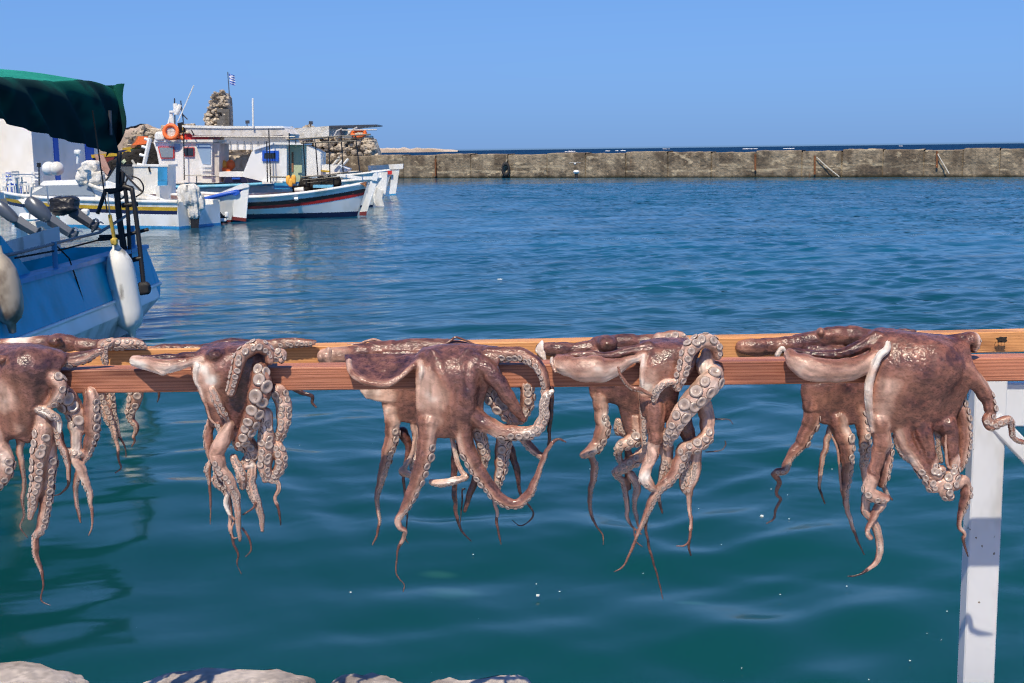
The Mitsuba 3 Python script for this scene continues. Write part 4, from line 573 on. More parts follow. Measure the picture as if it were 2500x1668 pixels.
# ---- open sea details
def foam_patch(x, y, w, seed):
    c = atz(x, y, .0); r = np.random.default_rng(seed); L = w / 1000 * c[1]; out = []
    for k in range(7): out.append(rock(c + A(r.normal(0, L * .3), r.normal(0, L * .9), .02), (L * r.uniform(.2, .5), L * 1.2, .9), seed + k, 1, .4))
    return out
mat('foam_white', (.8, .82, .84), .8)
put('sea_foam', cat_(sum([foam_patch(x, y, w, i) for i, (x, y, w) in enumerate([(1395, 370.5, 6), (1485, 369.3, 4), (1522, 368.6, 6), (1625, 364, 3), (1823, 364.2, 7), (1928, 363.5, 6), (2200, 357, 3)])], [])), 'foam_white', smooth=True); lab('sea_foam', 'small white wave crests on the open sea beyond the breakwater', kind='stuff')
def spit(x0, x1, Yd, h, seed):
    n = 60; xs = np.linspace(x0, x1, n); P = []
    for x in xs:
        b = at(x, 368, Yd); f = min((x1 - x) / 90, 1); z = h * (.35 + .65 * f) * (.7 + .6 * meshkit.fbm(np.array([[x * .06, seed, 0]]), 4, seed)[0])
        P.append([[b[0], Yd - 30, -1], [b[0], Yd - 8, z * .7], [b[0], Yd + 30, z], [b[0], Yd + 90, -1]])
    return gridmesh(np.array(P))
mat('headland_rock', dirty((.40, .335, .285), .30, .02, False), .95, .1)
put('headland', spit(780, 1118, 2400, 8.5, 2), 'headland_rock'); lab('headland', kind='structure')
# ---- breakwater: poured panels with open joints
def concrete(p, n, uv):
    s = fbm(p.x * 1.1, p.y * 1.1, p.z * .55, octaves=5); drip = fbm(p.x * 5.5, p.y * 5.5, p.z * .35 + 4, octaves=3); fine = fbm(p.x * 9, p.y * 9, p.z * 9, octaves=3)
    c = mix((.135, .112, .088), (.30, .262, .205), smoothstep(.30, .66, s)); c = c * (.55 + .8 * drip)
    pale = smoothstep(.60, .70, fbm(p.x * 1.8 + 7, p.y * 1.8, p.z * 2.6, octaves=5)); c = mix(c, mi.Color3f(.50, .44, .33), pale * .75)
    tar = smoothstep(.60, .72, fbm(p.x * 1.0 - 3, p.y * 1.0 + 9, p.z * .8, octaves=4)); c = mix(c, mi.Color3f(.085, .075, .065), tar * .7)
    rust = smoothstep(.76, .86, fbm(p.x * 2.4 + 3, p.y * 2.4, p.z * .25, octaves=3)); c = mix(c, mi.Color3f(.28, .12, .05), rust * .7)
    ledge = smoothstep(.56, .68, fbm(p.x * .55 + 2, p.y * .55, p.z * 4.2, octaves=4)) * smoothstep(.25, .5, p.z) * (1 - smoothstep(.8, 1.1, p.z)); c = mix(c, mi.Color3f(.46, .41, .31), ledge * .8)
    algae = 1 - smoothstep(.05, .32, p.z + .12 * s); c = mix(c, mi.Color3f(.030, .032, .020), algae)
    return c * mi.Color3f(1.06, 1.0, .92) * (.66 + .44 * fine)
mat('old_concrete', proc(concrete), .92, .2, bump=lambda p, n, uv: fbm(p.x * 5, p.y * 5, p.z * 5, octaves=5), bscale=.10, eps=.01)
thing('breakwater', 'long weathered grey brown concrete harbour wall in front of the open sea', 'harbour wall')
b0, b1 = atz(850, 435.5, 0), atz(2560, 432, 0); b1 = b0 + (b1 - b0) * 1.04; bdir = (b1 - b0) / np.linalg.norm(b1 - b0); bn = A(bdir[1], -bdir[0], 0); BH = 1.86
def on_wall(x, y, out=.0):            # the point of the wall's face seen at a pixel
    d = ray(x, y); t = ((b0 - EYE) @ bn) / (d @ bn); return EYE + d * t + bn * out
joints = [800, 905, 985, 1065, 1150, 1240, 1335, 1430, 1528, 1630, 1737, 1845, 1957, 2055, 2155, 2254, 2350, 2440, 2540, 2640]
for i, (xa, xb) in enumerate(zip(joints[:-1], joints[1:])):
    pa, pb = on_wall(xa, 420), on_wall(xb, 420); g = .035 + .03 * (i % 3 == 0); pa = pa + bdir * g; pb = pb - bdir * g
    nu, nv = 30, 14; P = np.zeros((nu, nv, 3)); jit = .04 * ((i * 7) % 5 - 2) / 2; hh = BH + .03 * ((i * 3) % 5 - 2)
    prof = [(-.0, -.6)] + [(0, z) for z in np.linspace(-.1, hh - .05, nv - 4)] + [(.05, hh), (1.4, hh + .02), (1.4, -.6)]
    for a_ in range(nu):
        q = pa + (pb - pa) * a_ / (nu - 1)
        for b_, (dn, z) in enumerate(prof): P[a_, b_] = [q[0] - bn[0] * dn, q[1] - bn[1] * dn, z]
    w = (meshkit.fbm(P * 1.6, 4, 5) - .5) * .16; w[:, -2:] = 0; P += (bn * (w + jit)[..., None]); P[:, -4:-1, 2] += (meshkit.fbm(P[:, -4:-1] * 2.2, 3, 8) - .5) * .10
    m = gridmesh(P); ends = []
    put('panel', m, 'old_concrete', 'breakwater', smooth=40)
core = hull([q + A(0, 0, z) - bn * dn for q in (b0 - bdir * 6, b1 + bdir * 6) for z in (-.8, BH - .12) for dn in (.12, 1.3)]); put('wall_core', core, 'old_concrete', 'breakwater')
mat('rust', dirty((.22, .085, .035), .4, 8), .9)
for x, ya, yb in ((1065, 388, 430), (1845, 376, 416), (1990, 380, 426), (2288, 369, 410)):
    put('rusty_bar', bars([[on_wall(x, ya, .12), on_wall(x, yb, .12)]], .07, 6), 'rust', 'breakwater')
k = thing('mooring_rope', 'pale slack mooring rope slanting down the breakwater towards the water, left one', 'rope'); scene[k] = mikit.ply(tube([on_wall(1995, 384, .2), on_wall(2022, 408, .3), on_wall(2052, 431, .45)], .035, 6), 'rope_pale')
k = thing('mooring_rope', 'steeper pale mooring rope on the breakwater near the right picture edge', 'rope'); scene[k] = mikit.ply(tube([on_wall(2290, 376, .2), on_wall(2304, 400, .25), on_wall(2319, 424, .4)], .035, 6), 'rope_pale')
k = thing('tyre_fender', 'old black tyre hung on the breakwater as a fender', 'tyre')
c = on_wall(1238, 413, .25); t_ = trimesh.creation.torus(.32, .11, 24, 10); t_.apply_transform(trimesh.transformations.rotation_matrix(math.pi / 2, [1, 0, 0])); t_.vertices = np.array(t_.vertices) * A(.8, 1, 1.35) + c; put('tyre', t_, 'black_rubber', k, smooth=True)
put('rope', tube([on_wall(1240, 388, .1), on_wall(1236, 402, .2), on_wall(1226, 428, .3)], .05, 6), 'net_beige', k)
k = thing('mooring_buoy', 'white mooring buoy floating beside the breakwater', 'buoy'); c = atz(1417, 432, 0); c = on_wall(1417, 420, .8)
put('float', lathe([(0, -.14), (.16, -.11), (.25, -.01), (.22, .08), (.11, .14), (0, .15)], 16).apply_translation((c[0], c[1], .46)), 'boat_white', k, smooth=True); put('base', lathe([(0, -.35), (.12, -.3), (.11, .28), (0, .3)], 12).apply_translation((c[0], c[1], .1)), 'black_rubber', k, smooth=True)
k = thing('gull', 'white gull gliding low in front of the breakwater', 'bird'); c = on_wall(1441, 400, 3)
wg = np.array([catmull(np.array([c + A(-.42, .02, .10), c + A(-.2, 0, .16), c + A(0, 0, .10), c + A(.2, 0, .16), c + A(.42, .02, .10)]) + A(0, q, 0), 17) for q in (-.07, .0, .07)])
put('wings', thicken(wg, .02), 'boat_white', k, smooth=True); put('body', rock(c + A(0, 0, .06), (.16, .42, .14), 1, 2, .05), 'boat_white', k, smooth=True)
# ---- ruined fort and rocks behind the moored boats
def rubble(p, n, uv):
    s = fbm(p.x * 1.4, p.y * 1.4, p.z * 1.4, octaves=4); f = fbm(p.x * 6, p.y * 6, p.z * 6, octaves=3)
    return mix(mix((.33, .28, .23), (.66, .57, .45), smoothstep(.3, .7, s)), (.10, .085, .07), smoothstep(.52, .7, f) * .8)
mat('rubble_stone', proc(rubble), .95, .1, bump=lambda p, n, uv: fbm(p.x * 9, p.y * 9, p.z * 9, octaves=3), bscale=.06, eps=.01)
mat('dressed_stone', dirty((.15, .145, .14), .35, 2), .95, .1, **rip(.03, 6))
YT = 112.0
def heap(poly, Y, size, n, seed, depth=2.0, thresh=None):
    r = np.random.default_rng(seed); P = Polygon(poly); x0, y0, x1, y1 = P.bounds; from_ = []
    from shapely.geometry import Point
    while len(from_) < n:
        x, y = r.uniform(x0, x1), r.uniform(y0, y1)
        if P.contains(Point(x, y)): from_.append((x, y))
    return [rock(at(x, y, Y + r.uniform(0, depth)), np.array(size) * r.uniform(.6, 1.35, 3), seed * 100 + i, 2, .3, r.uniform(0, 3)) for i, (x, y) in enumerate(from_)]
k = thing('ruined_tower', 'crumbling stone fort tower stump with a dark smooth lower corner', 'tower')
tower = [(496, 316), (499, 275), (508, 255), (515, 240), (522, 226), (536, 219), (548, 222), (556, 236), (558, 262), (561, 316)]
put('stone_core', prism([(500, 325), (503, 276), (512, 256), (520, 238), (530, 226), (546, 226), (553, 238), (555, 265), (557, 325)], YT + .5, 2.2), 'rubble_stone', k)
big = heap(tower, YT, (.42, .42, .30), 46, 3, .5)
for m in big: put('stone', m, 'rubble_stone', k, smooth=40)
put('small_stones', cat_(heap(tower, YT - .1, (.26, .26, .19), 130, 4, .6)), 'rubble_stone', k, smooth=40, kind='stuff')
put('dressed_corner', cat_([rect(530 + 6 * j * (j < 3), 266 + 9 * i, 560, 274.6 + 9 * i, YT - .22 + .02 * ((i + j) % 2), .5) for i in range(6) for j in (max(0, 3 - i),)]), 'dressed_stone', k)
k = thing('ruined_wall', 'broken low rubble wall of the old fort along the quay', 'wall')
wall_poly = [(300, 345), (330, 318), (352, 305), (385, 310), (400, 325), (430, 300), (462, 300), (475, 316), (495, 316), (640, 316), (690, 308), (740, 305), (800, 312), (860, 318), (905, 332), (915, 360), (921, 382), (860, 384), (700, 384), (500, 420), (300, 425)]
put('wall_core', prism([(x, y + 7) for x, y in wall_poly[:-4]] + [(915, 384), (300, 428)], YT + 1.4, 5), 'rubble_stone', k)
for m in heap([(700, 318), (800, 318), (860, 322), (903, 334), (917, 382), (700, 384)], YT + .3, (.72, .7, .5), 90, 7, 1.2) + heap([(300, 345), (352, 310), (385, 312), (470, 305), (475, 320), (690, 312), (690, 350), (500, 400), (300, 420)], YT + .6, (.55, .5, .4), 90, 8, 1.0): put('stone', m, 'rubble_stone', k, smooth=40)
put('small_stones', cat_(heap(wall_poly, YT + .2, (.36, .34, .26), 420, 9, 1.2)), 'rubble_stone', k, smooth=40, kind='stuff')
mat('far_hill', dirty((.33, .27, .23), .3, .08, False), .95, .1)
hp = []
for i, x in enumerate(np.linspace(250, 480, 40)):
    b = at(x, 320, 190); z = at(x, 321 - 20 * math.exp(-((x - 355) / 34) ** 2) - 8 * math.exp(-((x - 310) / 30) ** 2) + 5 * meshkit.fbm(np.array([[x * .11, 0, 0]]), 4, 1)[0], 190)[2]
    hp.append([[b[0], 184, 0], [b[0], 187, z * .6], [b[0], 190, z], [b[0], 215, z * .5], [b[0], 230, 0]])
put('rocky_hill', gridmesh(np.array(hp)), 'far_hill', smooth=True); lab('rocky_hill', kind='structure')
# quay behind the boats
mat('quay_far', dirty((.40, .37, .33), .3, 1), .9, .2)
put('far_quay', hull([(x, y, z) for x, y in ((-70, 49.0), (-24, 49.0), (-15.5, 66), (-12.5, 100), (-12, 125), (-70, 125)) for z in (-1, .62)]), 'quay_far'); lab('far_quay', kind='structure')
# flagpole
k = thing('flagpole', 'tall thin pole beside the ruined tower flying a small striped flag', 'flagpole'); put('pole', pipe([(567, 330), (556, 176)], YT - 1.0, .045), 'grey_metal', k)
n1, n2 = 28, 28; fu, fv = np.meshgrid(np.linspace(0, 1, n1), np.linspace(0, 1, n2), indexing='ij'); c0, c1, c2 = at(558.5, 180, YT - 1), at(572, 184, YT - 1), at(561, 206, YT - 1)
fp = c0 + fu[..., None] * (c1 - c0) + fv[..., None] * (c2 - c0) + A(0, 1, 0) * (.12 * np.sin(fu * 7 + fv * 2))[..., None]; blue, wh = A(.03, .12, .55), A(.85, .86, .88)
stripe = (np.floor(fv * 9).astype(int) % 2 == 0); canton = (fu < .42) & (fv < 5 / 9); cross = (np.abs(fu - .21) < .045) | (np.abs(fv - 2.5 / 9) < .06)
isblue = np.where(canton, ~cross, stripe); fc = np.where(isblue[..., None], blue, wh).reshape(-1, 3); mat('flag_cloth', {'type': 'mesh_attribute', 'name': 'vertex_color'}, .9, .1)
fm = thicken(fp, .01); put('flag', fm, 'flag_cloth', k, smooth=True, color=np.vstack([fc, fc]))
for i, (x, y0, y1) in enumerate(((603, 294, 318), (758, 296, 314))):
    k = thing('floodlight', ('small dark floodlight post on the fort wall right of the tower', 'small dark floodlight post on the rocks above the white boat awning')[i], 'lamp post', 'floodlights on the fort')
    put('post', pipe([(x + 2, y1 + 4), (x, y0 + 8)], YT - .5, .05), 'dark_metal', k); put('lamp_head', rect(x - 4, y0, x + 5, y0 + 8, YT - .6, .25), 'dark_metal', k)
# white walls of the quay buildings
k = thing('white_shelter', 'low flat white quay shelter in front of the ruined wall', 'building')
put('roof', rect(536, 322, 722, 333, 96, 4), 'house_white', k); put('wall', rect(548, 334, 715, 352, 97, 3), 'house_white', k); put('parapet', rect(534, 353, 665, 366, 94, .4), 'house_white', k)
for i in range(7): put('railing_post', pipe([(545 + 17 * i, 345), (545 + 17 * i, 366)], 93.8, .03, 5), 'grey_metal', k)
# white house on the left
k = thing('white_house', 'plain whitewashed house with a narrow blue door at the left', 'house')
cx_, cy_ = at(82, 400, 58)[:2]; e1 = A(1.5, 7.5) / np.linalg.norm([1.5, 7.5]); e2 = A(-7.5, 1.5) / np.linalg.norm([-7.5, 1.5])
def hb(a0, a1, b0_, b1_, z0, z1, bev=0):
    pts = [[cx_ + e1[0] * a + e2[0] * b, cy_ + e1[1] * a + e2[1] * b, z] for a in (a0, a1) for b in (b0_, b1_) for z in (z0, z1)]; return hull(pts)
put('wall', hb(0, 6.0, 0, 12, .5, 4.5), 'house_white', k); put('roof_edge', hb(-.06, 6.06, -.06, 12.06, 4.5, 4.7), 'house_white', k)
put('door', hb(1.75, 2.15, -.05, .02, .62, 3.2), 'bright_blue', k); put('door', hb(4.6, 5.4, -.05, .02, .62, 2.9), 'bright_blue', k); put('step', hb(1.6, 2.4, -.4, -.05, .6, .8), 'house_white', k)
# tables and chairs in front of it
def chair(x, y, Y, m, label, s=1.0, rz=0.0):
    k = thing('chair', label, 'chair', 'taverna chairs on the quay'); b = at(x, y, Y); z0 = .62; M = trimesh.transformations.rotation_matrix(rz, [0, 0, 1]); M[:3, 3] = (b[0], b[1], z0)
    def pp(name, mesh): mesh.apply_transform(M); put(name, mesh, m, k)
    pp('seat', box(0, 0, .45, .42, .42, .05)); pp('backrest', cat_([box(0, .2, h, .42, .03, .07) for h in (.62, .76, .90)] + [box(sx * .2, .2, .69, .035, .035, .5) for sx in (-1, 1)]))
    for sx in (-1, 1):
        for sy in (-1, 1): pp('leg', box(sx * .19, sy * .19, .215, .04, .04, .43))
for a in ((22, 470, 47, 'boat_white', 'white slatted chair nearest the left picture edge on the quay', 1, .3), (34, 448, 50, 'bright_blue', 'bright blue chair among the white taverna chairs', 1, 2.4), (58, 448, 49, 'boat_white', 'white slatted chair just right of the bright blue chair', 1, 2.0), (80, 440, 51, 'boat_white', 'white slatted chair furthest right, beside the speedboat cabin', 1, -.4), (46, 425, 54, 'boat_white', 'white slatted chair at the back by the house wall', 1, 1.2)): chair(*a[:5], a[5], a[6])
for i, (x, Y, lb) in enumerate(((10, 48, 'white square taverna table at the left picture edge'), (66, 52, 'white square taverna table right of the blue chair'))):
    k = thing('table', lb, 'table', 'taverna tables on the quay'); b = at(x, 440, Y)
    put('tabletop', box(b[0], b[1], 1.36, .85, .85, .04), 'boat_white', k)
    for sx in (-1, 1):
        for sy in (-1, 1): put('leg', box(b[0] + sx * .36, b[1] + sy * .36, .98, .05, .05, .72), 'boat_white', k)
for i, x in enumerate((120, 139)):
    k = thing('round_float', ('round white float behind the speedboat, left of two', 'round white float behind the speedboat, right of two')[i], 'float', 'round white floats'); scene[k] = mikit.ply(trimesh.creation.icosphere(3, .26).apply_translation(at(x, 412, 46)), 'boat_white', smooth=True)
# boats on the hard
def hard_boat(label, poly_hull, poly_rail, poly_in, hullm, railm, inm, Y, dep, transom=None):
    k = thing('beached_boat', label, 'boat', 'wooden boats out of the water'); put('hull', prism(poly_hull, Y, dep), hullm, k); put('gunwale', prism(poly_rail, Y - .06, dep + .12), railm, k)
    if poly_in: put('inner_planking', prism(poly_in, Y - .03, .05), inm, k)
    if transom: put('transom', prism(transom, Y - .12, .1), 'salmon', k)
    return k
hard_boat('navy wooden boat with yellow rail and salmon pink end board, out of the water', [(224, 382), (300, 366), (312, 385), (300, 420), (262, 430), (235, 405)], [(222, 378), (300, 372), (318, 364), (320, 372), (300, 380), (224, 386)], [(252, 384), (282, 380), (274, 394), (254, 397)], 'navy', 'yellow_paint', 'dark_red', 54, 1.6, [(230, 378), (252, 378), (268, 415), (262, 428), (240, 405)])
k = hard_boat('navy and yellow wooden boat with an orange upright board, in front of the rubble', [(302, 366), (385, 352), (376, 378), (350, 392), (305, 395)], [(298, 362), (392, 346), (393, 352), (300, 369)], None, 'navy', 'yellow_paint', None, 57, 1.8)
put('rudder_board', prism([(318, 356), (328, 345), (334, 332), (344, 333), (342, 352), (366, 350), (362, 357), (320, 362)], 56.8, .2), 'wood_brown', k); put('rudder_board', prism([(322, 355), (331, 346), (338, 333), (360, 333), (364, 348), (358, 352)], 56.6, .1), 'orange_plastic', k)
k = thing('net_heap', 'dark heap of fishing nets on the quay under the white ladder', 'net'); put('pile', cat_([rock(at(x, y, 52), (1.2, 1, s), i, 3, .3) for i, (x, y, s) in enumerate(((330, 400, 1.0), (352, 392, .9), (308, 408, .8), (375, 385, 1.2), (384, 405, .9)))]), 'net_dark', k, smooth=True)
put('float', pipe([(300, 392), (306, 398)], 51.5, .10), 'pale_green', k); put('pole', pipe([(322, 391), (345, 428)], 51, .05), 'rope_pale', k)
k = thing('boarding_ladder', 'white boarding ladder with side steps leaning at the bow of the red roofed boat', 'ladder')
put('rail', pipe([(346, 430), (366, 338)], 50, .09, 6), 'boat_white', k)
for i, (xr, yr) in enumerate(((350, 404), (355, 381), (359, 361), (365, 342))): put('step', pipe([(xr, yr), (xr - 15 + i, yr - 3)], 50, .06, 6), 'boat_white', k)
# ---------------------------------------------------------------- moored boats
def caique(key, stern, L, B, head, zmid, zend, bands, rake=.55, gun='boat_white', full=2.4, rail_w=.07, keel=-.45, deck='wood_brown', sm=None):
    """A double-ended wooden hull; x runs from the stern (0) to the bow (L). bands: (name, material, lower, upper), each ('z', height) or ('s', drop below the sheer)."""
    ca, sa = -math.cos(head), math.sin(head)
    def W(P): x, y, z = P[..., 0], P[..., 1], P[..., 2]; return np.stack([stern[0] + ca * x + sa * y, stern[1] + sa * x - ca * y, z], -1)
    t = np.linspace(0, 1, 41); zs = zmid + (zend - zmid) * np.abs(2 * t - 1) ** 2.2; hb_ = B / 2 * np.maximum(1 - np.abs(2 * t - 1) ** full, 0) ** .75 + .05
    def surf(z, off=0.0):             # z per station
        u = (z - keel) / (zs - keel); g = .12 + .88 * np.clip(u, 0, 1.2) ** .55
        return np.stack([L * t + rake * (2 * t - 1) * (u - .35) * np.abs(2 * t - 1) ** 3, (hb_ * g + off), z], -1)
    lv = lambda q: np.full_like(t, q[1]) if q[0] == 'z' else zs - q[1]
    for name, m, lo, hi in bands:
        a, b = lv(lo), np.maximum(lv(hi), lv(lo) + .005); R = np.array([surf(a + (b - a) * f, .012 if 'stripe' in name else 0) for f in np.linspace(0, 1, 6)]); Q = R * A(1, -1, 1)
        put(name, cat_([gridmesh(W(R)), gridmesh(W(Q))]), m, key, smooth=40)
    s = surf(zs, .02); rl = cat_([tube(W(s + A(0, 0, .01)), rail_w, 6), tube(W(s * A(1, -1, 1) + A(0, 0, .01)), rail_w, 6)]); put('gunwale', rl, gun, key, smooth=True)
    d = surf(zs - .28, -.03); put('deck', gridmesh(W(np.stack([d, d * A(1, -1, 1)]))), deck, key); return W
def rudder(key, poly, Y, dep, red=None, redm='dark_red', white='boat_white'):
    put('rudder', prism(poly, Y, dep), white, key)
    if red: put('rudder_foot', prism(red, Y - .01, dep + .02), redm, key)
Z = lambda v: ('z', v)
S = lambda v: ('s', v)
# ---- white caique with red and brown band
k = thing('fishing_boat', 'white wooden fishing boat with a red and brown band and blue framed cabin window', 'fishing boat')
st = atz(874, 528, 0); caique(k, st, 7.6, 2.5, -.03, .74, 1.12, [('bottom_paint', 'navy', Z(-.4), Z(.17)), ('hull_side', 'boat_white', Z(.17), S(.30)), ('brown_stripe', 'brown_stripe', S(.30), S(.17)), ('red_stripe', 'red_paint', S(.40), S(.30)), ('sheer_plank', 'boat_white', S(.17), S(0))])
Y6 = st[1]
rudder(k, [(905, 440), (928, 425), (905, 490), (895, 521), (878, 519), (893, 480)], Y6 - .2, .08, [(878, 518), (896, 516), (893, 527), (877, 526)])
put('tiller', prism([(818, 428), (826, 424), (848, 427), (880, 432), (922, 430), (921, 438), (878, 440), (846, 434), (824, 432)], Y6 - .25, .14), 'boat_white', k); put('rudder_head', prism([(907, 440), (911, 425), (920, 420), (923, 432), (920, 442)], Y6 - .28, .2), 'boat_white', k)
put('cabin', prism([(590, 431), (614, 372), (622, 362), (662, 351), (700, 349), (700, 443), (640, 443)], Y6 - .1, 1.5), 'boat_white', k)
put('cabin_side', rect(701, 352, 737, 444, Y6 + .3, 1.0), 'pale_green', k); put('cabin_roof', prism([(618, 362), (664, 347), (742, 349), (742, 354), (664, 353), (620, 367)], Y6 - .2, 1.7), 'boat_white', k)
wk = k + '__window'; put('window', cat_([rect(640, 368, 680, 374, Y6 - .16, .1), rect(640, 388, 680, 394, Y6 - .16, .1), rect(640, 374, 645, 388, Y6 - .16, .1), rect(673, 374, 680, 388, Y6 - .16, .1)]), 'bright_blue', k, label='bright blue window frame'); put('pane', rect(645, 374, 673, 388, Y6 - .13, .05), 'dark_glass', wk)
put('door', rect(712, 372, 716, 420, Y6 + .26, .08), 'wood_brown', k); put('bench', rect(668, 447, 712, 462, Y6 - .3, .8), 'sea_blue', k); put('foredeck_coaming', rect(535, 420, 590, 432, Y6 + .1, 1.0), 'boat_white', k); put('cabin_step', rect(640, 443, 690, 449, Y6 - .2, .3), 'old_white', k)
for q in ([(651, 345), (653, 445)], [(656, 315), (661, 447)], [(706, 340), (708, 447)], [(740, 345), (748, 455)], [(770, 350), (777, 440)], [(802, 333), (806, 440)], [(832, 316), (838, 425)], [(868, 332), (878, 418)], [(722, 343), (722, 352)]): put('awning_post', pipe(q, Y6 - .55, .021), 'black_paint', k)
put('awning_rail', pipes([[(700, 341), (800, 335), (905, 328)], [(735, 350), (870, 344)], [(660, 432), (706, 433)], [(735, 432), (800, 428), (850, 420)], [(740, 440), (830, 432)]], Y6 - .55, .025), 'black_paint', k)
put('rail_rod', pipes([[(805, 402), (812, 392), (828, 386)], [(738, 441), (822, 428)], [(742, 448), (838, 436)]], Y6 - .5, .018), 'black_paint', k)
put('net_bin', rect(714, 455, 790, 470, Y6 - .2, .8), 'net_dark', k); put('deck_roll', pipe([(720, 465), (742, 463)], Y6 - .5, .10), 'boat_white', k, smooth=True); put('deck_mat', rect(764, 452, 812, 459, Y6 - .55, .4), 'light_blue', k)
put('engine_box', cat_([rock(at(x, y, Y6), (.5, .5, .35), i, 2, .3) for i, (x, y) in enumerate(((748, 447), (770, 450), (790, 443), (815, 445)))]), 'net_dark', k, smooth=True); put('stern_knee', prism([(876, 448), (894, 444), (893, 458), (886, 452)], Y6 - .35, .2), 'wood_brown', k)
put('float_bundle', cat_([rock(at(x, y, Y6 - .6), (.16, .16, .3), i, 2, .2) for i, (x, y) in enumerate(((704, 440), (717, 438), (709, 446)))]), 'yellow_orange', k, smooth=True); put('fender_pad', pipe([(719, 486), (728, 485)], Y6 - 1.2, .06), 'boat_white', k)
# ---- the red roofed boat
Y5 = 46.0
k = thing('fishing_boat', 'white fishing boat with a red roofed wheelhouse, light blue rail and long grey awning', 'fishing boat')
st = at(708, 515, Y5 - .4); st[2] = 0; caique(k, st, 8.6, 2.8, .02, 1.02, 1.12, [('bottom_paint', 'navy', Z(-.4), Z(.15)), ('hull_side', 'boat_white', Z(.15), S(.03)), ('sheer_plank', 'light_blue', S(.06), S(0))], gun='light_blue', full=3.2)
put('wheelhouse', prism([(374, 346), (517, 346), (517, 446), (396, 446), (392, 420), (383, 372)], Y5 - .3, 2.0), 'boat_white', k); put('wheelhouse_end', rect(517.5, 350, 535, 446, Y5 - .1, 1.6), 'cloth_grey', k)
put('wheelhouse_top', rect(376, 341, 520, 347, Y5 - .42, 2.2), 'boat_white', k); put('roof', cat_([rect(381, 329, 434, 341, Y5 - .32, 1.9), rect(444, 326, 508, 341, Y5 - .3, 1.9)]), 'red_paint', k); put('roof_rope', pipe([(425, 338), (432, 331), (442, 336), (450, 339)], Y5 - .4, .08, n=12), 'orange_plastic', k, smooth=True)
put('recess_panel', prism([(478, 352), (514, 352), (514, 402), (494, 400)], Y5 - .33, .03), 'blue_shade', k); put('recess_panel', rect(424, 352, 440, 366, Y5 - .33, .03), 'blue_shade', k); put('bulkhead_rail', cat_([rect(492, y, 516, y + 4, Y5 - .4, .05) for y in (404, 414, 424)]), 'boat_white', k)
for i, pl_ in enumerate(([(385, 358), (425, 358), (425, 387), (392, 387)], [(447, 360), (474, 360), (474, 382), (450, 382)])):
    w_ = put('window', prism(pl_, Y5 - .37, .06), 'red_paint', k, label='red framed window'); cxm, cym = np.mean(pl_, 0); put('pane', prism([(cxm + (a - cxm) * .86, cym + (b - cym) * .84) for a, b in pl_], Y5 - .39, .04), 'grey_glass' if i == 0 else 'dark_glass', w_)
put('mast', cat_([pipe([(410, 308), (419, 278)], Y5, .05), pipe([(424, 308), (419, 278)], Y5, .05), pipe([(419, 300), (417, 272)], Y5, .06)]), 'boat_white', k); put('radar', rect(413, 270, 424, 275, Y5 - .1, .5), 'boat_white', k)
put('radar_reflector', cat_([pipe([(427, 253), (430, 280)], Y5, .085), pipe([(440, 256), (431, 280)], Y5, .085)]), 'boat_white', k, smooth=True); put('mast_stay', pipes([[(426, 240), (427, 305)], [(441, 246), (448, 300)], [(446, 280), (458, 292)]], Y5, .025), 'dark_metal', k)
put('antenna', pipe([(434, 298), (473, 209)], Y5 - .1, .022), 'boat_white', k); put('horn', pipe([(440, 300), (446, 324)], Y5 - .3, .12), 'black_paint', k); put('horn_bracket', pipe([(446, 305), (447, 325)], Y5 - .35, .05), 'yellow_paint', k); put('canvas_roll', rock(at(393, 333, Y5 - .3), (.42, .4, .36), 3, 2, .2), 'boat_white', k, smooth=True)
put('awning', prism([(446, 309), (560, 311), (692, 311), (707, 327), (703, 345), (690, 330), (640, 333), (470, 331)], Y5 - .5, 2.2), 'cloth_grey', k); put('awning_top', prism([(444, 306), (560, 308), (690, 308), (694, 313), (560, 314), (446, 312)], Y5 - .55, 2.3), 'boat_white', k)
for q in ([(448, 310), (450, 440)], [(467, 318), (474, 330)], [(706, 325), (706, 345)], [(617, 240), (618, 312)]): put('awning_post', pipe(q, Y5 - .62, .022 if q[0][0] != 617 else .035), 'black_paint' if q[0][0] != 617 else 'boat_white', k)
put('side_rail', pipes([[(450, 428), (540, 430), (660, 434)], [(480, 430), (480, 446)], [(553, 428), (545, 446)], [(600, 430), (606, 446)], [(470, 334), (720, 334)], [(637, 440), (640, 446)]], Y5 - .62, .02), 'dark_metal', k)
put('stern_flap', prism([(668, 442), (678, 442), (692, 483), (684, 485)], Y5 - .9, .1), 'light_blue', k); put('dark_locker', rect(545, 431, 640, 446, Y5 + .2, .6), 'navy', k); put('locker_lid', rect(566, 434, 586, 438, Y5 + .12, .1), 'bright_blue', k)
k5 = thing('lifebuoy', 'orange lifebuoy on the red wheelhouse roof', 'lifebuoy'); t_ = trimesh.creation.torus(.245, .07, 28, 12); t_.apply_transform(trimesh.transformations.rotation_matrix(math.pi / 2 - .15, [1, 0, 0])); t_.apply_translation(at(417, 322, Y5 - .55)); scene[k5] = mikit.ply(t_, 'orange_plastic', smooth=True)
k5 = thing('float_bag', 'white bag of floats lying inside the orange lifebuoy', 'bag'); scene[k5] = mikit.ply(rock(at(421, 323, Y5 - .35), (.5, .3, .44), 8, 3, .25), 'cloth_white', smooth=True)
for i, (x, y, m) in enumerate(((546, 404, 'yellow_orange'), (563, 403, 'orange_plastic'))):
    k5 = thing('buoy', ('yellow orange round buoy beside the red wheelhouse end', 'red orange round buoy left of the cream net heap')[i], 'buoy', 'orange buoys on deck'); scene[k5] = mikit.ply(trimesh.creation.icosphere(3, .17).apply_transform(np.diag([1, 1, 1.15, 1])).apply_translation(at(x, y, Y5 + .6)), m, smooth=True)
